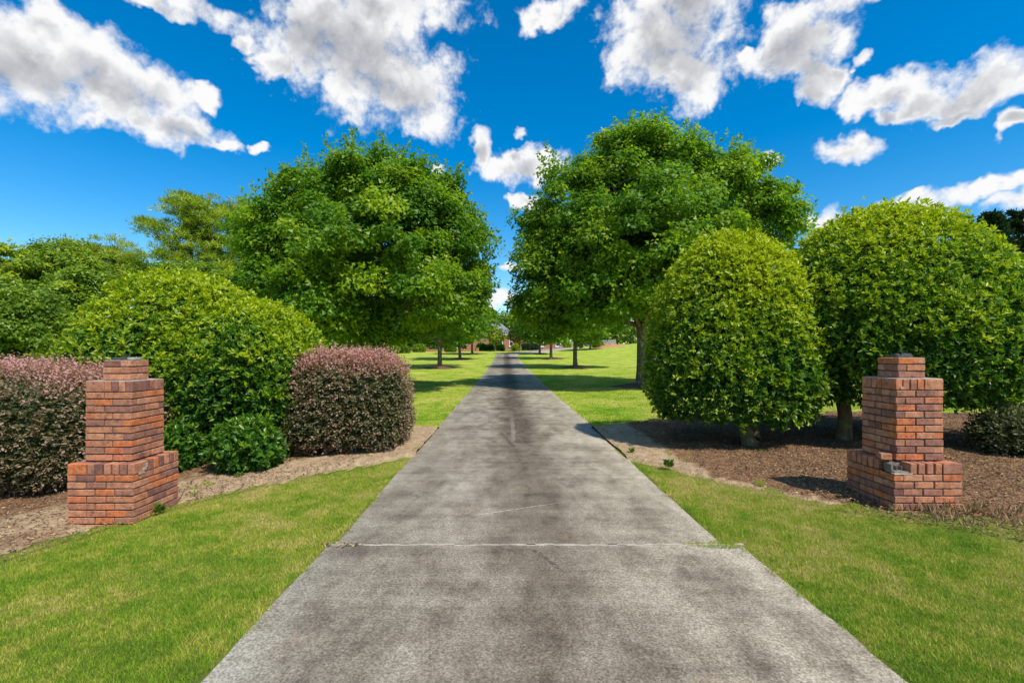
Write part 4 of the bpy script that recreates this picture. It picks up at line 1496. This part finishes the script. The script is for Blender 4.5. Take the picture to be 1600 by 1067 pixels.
bgtree('broadleaf_tree', 'leafy undergrowth tree behind the trunk of the wide left maple', 520, 52,
       [(520, 520, 50, 24), (580, 525, 55, 20), (460, 510, 60, 30)], 150, 70, 0.36, 0.8, M['broad'], M['bark_dark'], tint0=0.5, trunk_h=1.0)

# dark conifers at the right edge


def conifer(label, px, Y, py_top, half, seed):
    x, _, ztop = at(px, py_top, Y)
    zb = gz1(x, Y)
    H = ztop - zb
    r = np.random.default_rng(seed)
    root = tag(empty('cedar_tree', (x, Y, zb)), label, 'tree', 'dark conifers at the right edge')
    t = np.linspace(0, 1, 10)[:, None]
    pts = np.array([x, Y, zb - 0.2]) + t * np.array([0.2, 0, H + 0.1])
    V, Fc = tubes([(pts, 0.22 * (1 - t[:, 0]) + 0.015)], 8)
    raw_mesh('trunk', V, Fc, M['bark_dark'], root, smooth=True)
    R = half * Y / F
    paths, P, A, N_ = [], [], [], []
    for k in range(150):
        h = r.uniform(0.12, 1.0) ** 0.8
        L = R * (1.08 - h) ** 0.65 * r.uniform(0.75, 1.15)
        a = r.uniform(0, 6.28)
        s = np.linspace(0, 1, 8)
        d = np.array([math.cos(a), math.sin(a), 0])
        p = np.array([x, Y, zb + h * H]) + d * (L * s)[:, None] + np.array([0, 0, 1]) * (L * (0.30 * s ** 2.2 + 0.05 * s))[:, None]
        paths.append((p, 0.03 * (1 - s) + 0.008))
        m = 90
        u = r.uniform(0.12, 1.03, m)
        q_ = np.stack([np.interp(u, s, p[:, i]) for i in range(3)], -1)
        w = r.normal(0, 0.16, m) * L * (1.1 - u)
        perp = np.array([-d[1], d[0], 0])
        P.append(q_ + perp * w[:, None] + r.normal(0, 0.05, (m, 3)))
        A.append(d * 0.5 + perp * np.sign(w)[:, None] * 0.3 + np.array([0, 0, 0.5]) + r.normal(0, 0.3, (m, 3)))
    V, Fc = tubes(paths, 5)
    raw_mesh('limbs', V, Fc, M['bark_dark'], root)
    P, A = np.concatenate(P), np.concatenate(A)
    ln = r.uniform(0.28, 0.5, len(P))
    V, Fc = leaves(P, A, r.normal(size=P.shape) * 0.6 + np.array([0, 0, 1]), ln, ln * 0.3, 0.1)
    c_ = raw_mesh('crown', V, Fc, M['cedar'], root, attrs={'tint': np.repeat(r.beta(2, 2, len(P)), 4)})
    c_['kind'] = 'stuff'


conifer('dark feathery conifer just right of the biggest bush top', 1549, 36, 340, 48, 1)
conifer('dark conifer cut by the right edge of the picture, the taller one', 1598, 38, 326, 58, 2)

# ------------------------------------------------------------------ far house, walls, shrubs
HY = 113.0


def hx_(px, Y=HY):
    return (px - CX) / F * Y


house = tag(empty('brick_house', (-3.0, HY, 2.3)), 'red brick house with grey hipped roof at the end of the driveway', 'house')
GZ = 2.25


def wallbox(x0, x1, y0, y1, z0, z1):
    return ((x0 + x1) / 2, (y0 + y1) / 2, (z0 + z1) / 2, x1 - x0, y1 - y0, z1 - z0)


def hip(x0, x1, y0, y1, z, ridge, ov, mat, parent):
    x0, x1, y0, y1 = x0 - ov, x1 + ov, y0 - ov, y1 + ov
    w, d = x1 - x0, y1 - y0
    if w >= d:
        a, b = (x0 + d / 2, (y0 + y1) / 2, ridge), (x1 - d / 2, (y0 + y1) / 2, ridge)
        v = [(x0, y0, z), (x1, y0, z), (x1, y1, z), (x0, y1, z), a, b]
        f = [(0, 1, 5, 4), (1, 2, 5), (2, 3, 4, 5), (3, 0, 4), (3, 2, 1, 0)]
    else:
        a, b = ((x0 + x1) / 2, y0 + w / 2, ridge), ((x0 + x1) / 2, y1 - w / 2, ridge)
        v = [(x0, y0, z), (x1, y0, z), (x1, y1, z), (x0, y1, z), a, b]
        f = [(0, 1, 4), (1, 2, 5, 4), (2, 3, 5), (3, 0, 4, 5), (3, 2, 1, 0)]
    r = prism_mesh('roof', v, f, mat, parent)
    fs = boxes_mesh('fascia', [wallbox(x0, x1, y0, y0 + 0.06, z - 0.2, z - 0.003), wallbox(x0, x0 + 0.06, y0 + 0.062, y1, z - 0.2, z - 0.003), wallbox(x1 - 0.06, x1, y0 + 0.062, y1, z - 0.2, z - 0.003)], M['trim'], r if False else parent)
    return r


ex = hx_(803)
boxes_mesh('wall', [wallbox(-9.0, ex, HY, HY + 10, GZ - 0.5, 5.75)], M['far_brick'], house)
boxes_mesh('wall', [wallbox(ex + 0.01, hx_(882, 119), HY + 6, HY + 16, GZ - 0.5, 5.75)], M['far_brick'], house)
hip(-9.0, ex, HY, HY + 10.8, 5.95, 10.6, 0.45, M['roof'], house)
hip(ex + 0.6, hx_(882, 119), HY + 6, HY + 16, 5.93, 10.0, 0.4, M['roof'], house)


def window(px0, px1, y, z0, z1):
    x0, x1 = hx_(px0, y), hx_(px1, y)
    f = boxes_mesh('window', [wallbox(x0, x0 + 0.14, y - 0.07, y + 0.02, z0, z1), wallbox(x1 - 0.14, x1, y - 0.07, y + 0.02, z0, z1), wallbox(x0 + 0.14, x1 - 0.14, y - 0.07, y + 0.02, z1 - 0.14, z1), wallbox(x0 + 0.14, x1 - 0.14, y - 0.07, y + 0.02, z0, z0 + 0.14), wallbox(x0 + 0.14, x1 - 0.14, y - 0.06, y + 0.02, (z0 + z1) / 2 - 0.05, (z0 + z1) / 2 + 0.05)], M['trim'], house)
    p = boxes_mesh('pane', [wallbox(x0 + 0.13, x1 - 0.13, y - 0.03, y + 0.015, z0 + 0.13, z1 - 0.13)], M['glass'], house)
    p.parent = f
    s = boxes_mesh('sill', [wallbox(x0 - 0.1, x1 + 0.1, y - 0.14, y - 0.0, z0 - 0.12, z0 - 0.003)], M['trim'], house)
    s.parent = f


window(774, 785.5, HY, 3.2, 5.4)
window(795.5, 802.5, HY, 3.2, 5.4)
window(818, 827, HY + 6, 3.2, 5.2)
window(842, 850, HY + 6, 3.2, 5.2)
window(868, 876, HY + 6, 3.2, 5.2)
boxes_mesh('chimney', [wallbox(-7.2, -6.2, HY + 5, HY + 6.2, 8.0, 11.6)], M['far_brick'], house)

# low brick garden wall in front of the left wing
wl = tag(empty('garden_wall', (hx_(690, 104), 104, 2.0)), 'low red brick garden wall with piers in front of the far house', 'wall')
boxes_mesh('wall', [wallbox(hx_(640, 104), hx_(746, 104), 104, 104.3, 1.5, 2.45)], M['far_brick'], wl)
for px in (640, 667, 693, 720, 746):
    boxes_mesh('pier', [wallbox(hx_(px, 104) - 0.3, hx_(px, 104) + 0.3, 103.85, 104.45, 1.5, 2.7), wallbox(hx_(px, 104) - 0.36, hx_(px, 104) + 0.36, 103.79, 104.51, 2.703, 2.8)], M['far_brick'], wl)

# ornamental magnolia and lime tree before the house
x, Y = at(812, 0, 103)[0], 103
tree('magnolia_tree', 'golden-brown leaved magnolia beside the drive in front of the house', 'tree', (x, Y, gz1(x, Y)),
     lobes_px([(811, 505, 9, 9), (808, 516, 12, 11), (812, 527, 11, 9), (803, 524, 8, 8)], Y), 1.5, 0.16, 90, 40, 0.4, 0.6, M['magnolia'], M['bark'], tint0=0.6, twig=30)
x, Y = at(774, 0, 104)[0], 104
tree('lime_tree', 'small bright lime-green tree against the house wall', 'tree', (x, Y, gz1(x, Y)),
     lobes_px([(774, 518, 10, 10), (775, 527, 12, 9), (768, 522, 8, 10)], Y), 1.2, 0.12, 70, 40, 0.4, 0.6, M['lime'], M['bark'], tint0=0.6, twig=30)


def far_shrub(name, label, px, Y, w, h, mat, tint0, seed, group):
    x = at(px, 0, Y)[0]
    z = gz1(x, Y)
    root = tag(empty(name, (x, Y, z)), label, 'shrub', group)
    n = 900
    p, nr, hf = shrub_surface(n, (x, Y, z + h * 0.45), (w, w, h * 0.55), 2.0, -0.8, 0.12, seed, 0.05, 0.2)
    ln = 0.32 * rng.uniform(0.6, 1.3, len(p))
    V, Fc = leaves(p - nr * np.abs(rng.normal(0, 0.12, len(p)))[:, None], nr + rng.normal(size=p.shape) * 0.7, nr + rng.normal(size=p.shape) * 0.5 + np.array([0, 0, .4]), ln, ln * 0.6)
    f = raw_mesh('foliage', V, Fc, mat, root, attrs={'tint': np.repeat(np.clip(rng.normal(tint0, 0.2, len(p)), 0, 1), 4)})
    f['kind'] = 'stuff'
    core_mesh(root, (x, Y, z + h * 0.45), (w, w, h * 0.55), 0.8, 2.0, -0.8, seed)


FS = 'shrubs along the far house'
far_shrub('house_shrub', 'round dark green shrub left of the house entrance pier', 781.5, 108, 0.95, 1.5, M['holly'], 0.2, 1, FS)
far_shrub('house_shrub', 'dark green shrub under the lime-green tree', 766, 108, 1.1, 1.5, M['holly'], 0.25, 2, FS)
far_shrub('house_shrub', 'dark shrub beside the low garden wall end', 752, 107, 1.1, 1.7, M['holly'], 0.2, 3, FS)
far_shrub('house_shrub', 'yellow-green shrub at the magnolia foot', 806.5, 108, 1.0, 1.5, M['lime'], 0.8, 4, FS)
far_shrub('house_shrub', 'very dark low shrub right of the magnolia', 821, 110, 1.2, 1.5, M['cedar'], 0.3, 5, FS)
far_shrub('house_shrub', 'very dark low shrub beside the bend of the drive', 832, 111, 1.4, 1.5, M['cedar'], 0.4, 6, FS)
far_shrub('house_shrub', 'bright yellow shrub behind the third right-hand maple', 868, 121, 1.5, 1.7, M['lime'], 0.9, 7, FS)
far_shrub('house_shrub', 'dark shrub between the two bright yellow shrubs', 877, 121, 1.2, 1.5, M['holly'], 0.2, 8, FS)
far_shrub('house_shrub', 'bright yellow shrub nearest the grey board fence', 885, 121, 1.2, 1.5, M['lime'], 0.9, 9, FS)
far_shrub('house_shrub', 'pale yellow-green shrub low on the clay bank', 934, 110, 1.3, 1.3, M['lime'], 0.5, 10, FS)
for k, (px, Y, w, h, tn, lab) in enumerate([(628, 96, 1.6, 1.5, 0.3, 'low green shrub behind the second left-hand maple'), (655, 101, 1.4, 1.7, 0.5, 'leafy shrub before the low garden wall, left end'), (704, 101, 1.2, 1.3, 0.35, 'leafy shrub before the middle of the low garden wall'), (605, 92, 2.2, 2.6, 0.6, 'tall yellow-green shrub right of the wide maple trunk'), (575, 88, 2.5, 2.4, 0.4, 'tall green shrub left of the wide maple trunk')]):
    far_shrub('garden_shrub', lab, px, Y, w, h, M['broad'], tn, 20 + k, 'shrubs along the left lawn')

# grey board fence and clay bank on the far right
fx0, fx1, fy = at(887, 0, 128)[0], at(962, 0, 128)[0], 128.0
fence = tag(empty('board_fence', (fx0, fy, gz1(fx0, fy))), 'weathered grey board fence at the top of the far right lawn', 'fence')
nb = 48
bw = (fx1 - fx0) / nb
me_b = None
for k in range(nb):
    xx = fx0 + (k + 0.5) * bw
    b = boxes_mesh('board', [(xx, fy, gz1(xx, fy) + 0.75, bw * 0.93, 0.03, 1.5 + random.uniform(-.04, .04))], M['fence'], fence)
for k in range(9):
    xx = fx0 + k * (fx1 - fx0) / 8
    boxes_mesh('post', [(xx, fy + 0.08, gz1(xx, fy) + 0.8, 0.11, 0.11, 1.6)], M['fence'], fence)

V, Fs = [], []
na = 30
for i in range(na + 1):
    t = i / na
    Y = 104 + 8 * t
    x = at(935 + 60 * t, 0, Y)[0]
    hgt = 0.75 * math.sin(math.pi * min(1, t * 1.15 + 0.05)) * (0.85 + 0.2 * math.sin(i * 1.7))
    for j in range(6):
        s = j / 5
        xx, yy = x, Y + s * 5
        V.append((xx, yy, gz1(xx, yy) - 0.05 + hgt * math.sin(math.pi * s) + 0.02))
for i in range(na):
    for j in range(5):
        a = i * 6 + j
        Fs.append((a, a + 6, a + 7, a + 1))
tag(raw_mesh('clay_bank', V, Fs, M['clay'], smooth=True), kind='structure')

# wooded backdrop far behind the house and lawn
for k, (px, Y, lob, lab, tn) in enumerate([
        (800, 150, [(800, 500, 26, 18), (775, 505, 26, 18), (830, 498, 26, 20)], 'dark tall tree rising over the house roof', 0.3),
        (720, 155, [(720, 505, 34, 20), (750, 500, 28, 24)], 'dark tree behind the house, left of its roof ridge', 0.3),
        (870, 155, [(870, 505, 34, 22), (900, 508, 26, 18)], 'dark tree behind the right wing of the house', 0.35),
        (965, 150, [(950, 515, 30, 18), (990, 522, 30, 15), (920, 520, 30, 16)], 'dark tree low on the right skyline beyond the clay bank', 0.35),
        (1040, 160, [(1040, 518, 40, 16), (1090, 520, 40, 14)], 'distant tree on the skyline behind the egg-shaped bush', 0.35),
        (690, 150, [(690, 525, 40, 20), (640, 528, 40, 18), (730, 526, 30, 20)], 'dark low wood edge behind the garden wall', 0.25),
        (590, 150, [(590, 525, 45, 22), (545, 525, 45, 22)], 'green wood edge seen under the wide left maple', 0.4),
        (660, 150, [(660, 512, 40, 22), (620, 515, 34, 20)], 'green tree far behind the second left-hand maple', 0.4)]):
    bgtree('woodland_tree', lab, px, Y, lob, 110, 45, 0.9, 1.6, M['broad'], M['bark_dark'], 3.0, 0.25, tint0=tn, group='trees behind the house')


# far-off woods closing the horizon
n = 26000
ang = rng.uniform(-1.15, 1.15, n)
dist = 330 + rng.uniform(0, 45, n)
x, y = np.sin(ang) * dist, np.cos(ang) * dist
hh = 6 + 7 * vnoise2(ang * 40, ang * 0, 1.0, 81) + 4 * vnoise2(ang * 140, ang * 0, 1.0, 82)
z = ground_z(x, y) + hh * rng.random(n) ** 0.7
ln = rng.uniform(1.2, 2.6, n)
V, Fc = leaflets(np.stack([x, y, z], -1), rng.normal(size=(n, 3)), rng.normal(size=(n, 3)) * 0.7 + np.array([0, -0.5, 0.6]), ln, ln * 0.9)
tag(raw_mesh('far_woods', V, Fc, M['broad'], attrs={'tint': np.repeat(np.clip(rng.normal(0.35, 0.18, n), 0, 1), 3)}), 'far-off line of woods along the horizon', 'woods', kind='stuff')

# ------------------------------------------------------------------ small weeds and dry stalks
def weed(label, x, y, R, H, n, mat, name='weed', cat='weed', seed=0):
    r = np.random.default_rng(seed)
    z = float(lawn_z(x, y)) + 0.03
    root = tag(empty(name, (x, y, z)), label, cat, 'small weeds at the bed edges')
    a = r.uniform(0, 6.28, n)
    q_ = R * 0.35 * np.sqrt(r.random(n))
    P = np.stack([x + np.cos(a) * q_, y + np.sin(a) * q_, np.full(n, z) + r.random(n) * H * 0.5], -1)
    A = np.stack([np.cos(a) * 0.8, np.sin(a) * 0.8, r.uniform(0.4, 1.6, n)], -1)
    ln = r.uniform(0.5, 1.2, n) * H * 0.42
    V, Fc = leaves(P, A, r.normal(size=(n, 3)) * 0.3 + np.array([0, 0, 1]), ln, ln * 0.3)
    f = raw_mesh('leaf', V, Fc, mat, root, attrs={'tint': np.repeat(r.random(n), 4)})
    f['kind'] = 'stuff'


weed('tiny green weed at the foot of the left pillar', -3.80, 5.30, 0.10, 0.13, 110, M['weed'], seed=1)
weed('leafy weed on the soil by the right edge of the driveway', 2.36, 6.95, 0.13, 0.17, 150, M['weed'], seed=2)
weed('small weed sprouting beside the driveway, right side further up', 2.08, 7.9, 0.08, 0.14, 90, M['weed'], seed=3)
weed('low green weed on the soil behind the left pillar', -3.72, 6.75, 0.16, 0.08, 150, M['weed'], seed=4)

n = 420
x = rng.uniform(3.9, 7.5, n)
y = 4.35 + rng.uniform(0.0, 0.55, n) - (x - 4.4) * 0.12
k = in_poly(x, y, BED_POLY['right']) & (vnoise2(x, y, 4, 71) > 0.42)
x, y = x[k], y[k]
n = len(x)
P = np.repeat(np.stack([x, y, lawn_z(x, y) + 0.03], -1), 4, 0)
A = rng.normal(size=(n * 4, 3)) * 0.45 + np.array([0, 0, 1.0])
ln = rng.uniform(0.05, 0.13, n * 4)
V, Fc = leaves(P, A, rng.normal(size=(n * 4, 3)), ln, 0.012)
tag(raw_mesh('dry_stalks', V, Fc, M['dry'], attrs={'tint': np.repeat(rng.random(n * 4), 4)}), 'dry brown stalks standing in front of the right pillar', 'dead plants', kind='stuff')

# dead leaves caught in the expansion joint, left end
n = 30
P = np.stack([rng.uniform(-1.6, -1.25, n), rng.normal(4.2, 0.03, n), np.full(n, 0.022)], -1)
V, Fc = leaves(P, rng.normal(size=(n, 3)) * np.array([1, 1, .15]), rng.normal(size=(n, 3)) * .3 + np.array([0, 0, 1]), 0.045, 0.02)
tag(raw_mesh('dead_leaves', V, Fc, M['chip'], attrs={'tint': np.repeat(rng.random(n), 4)}), 'dead brown leaves caught at the left end of the driveway joint', 'leaves', kind='stuff')
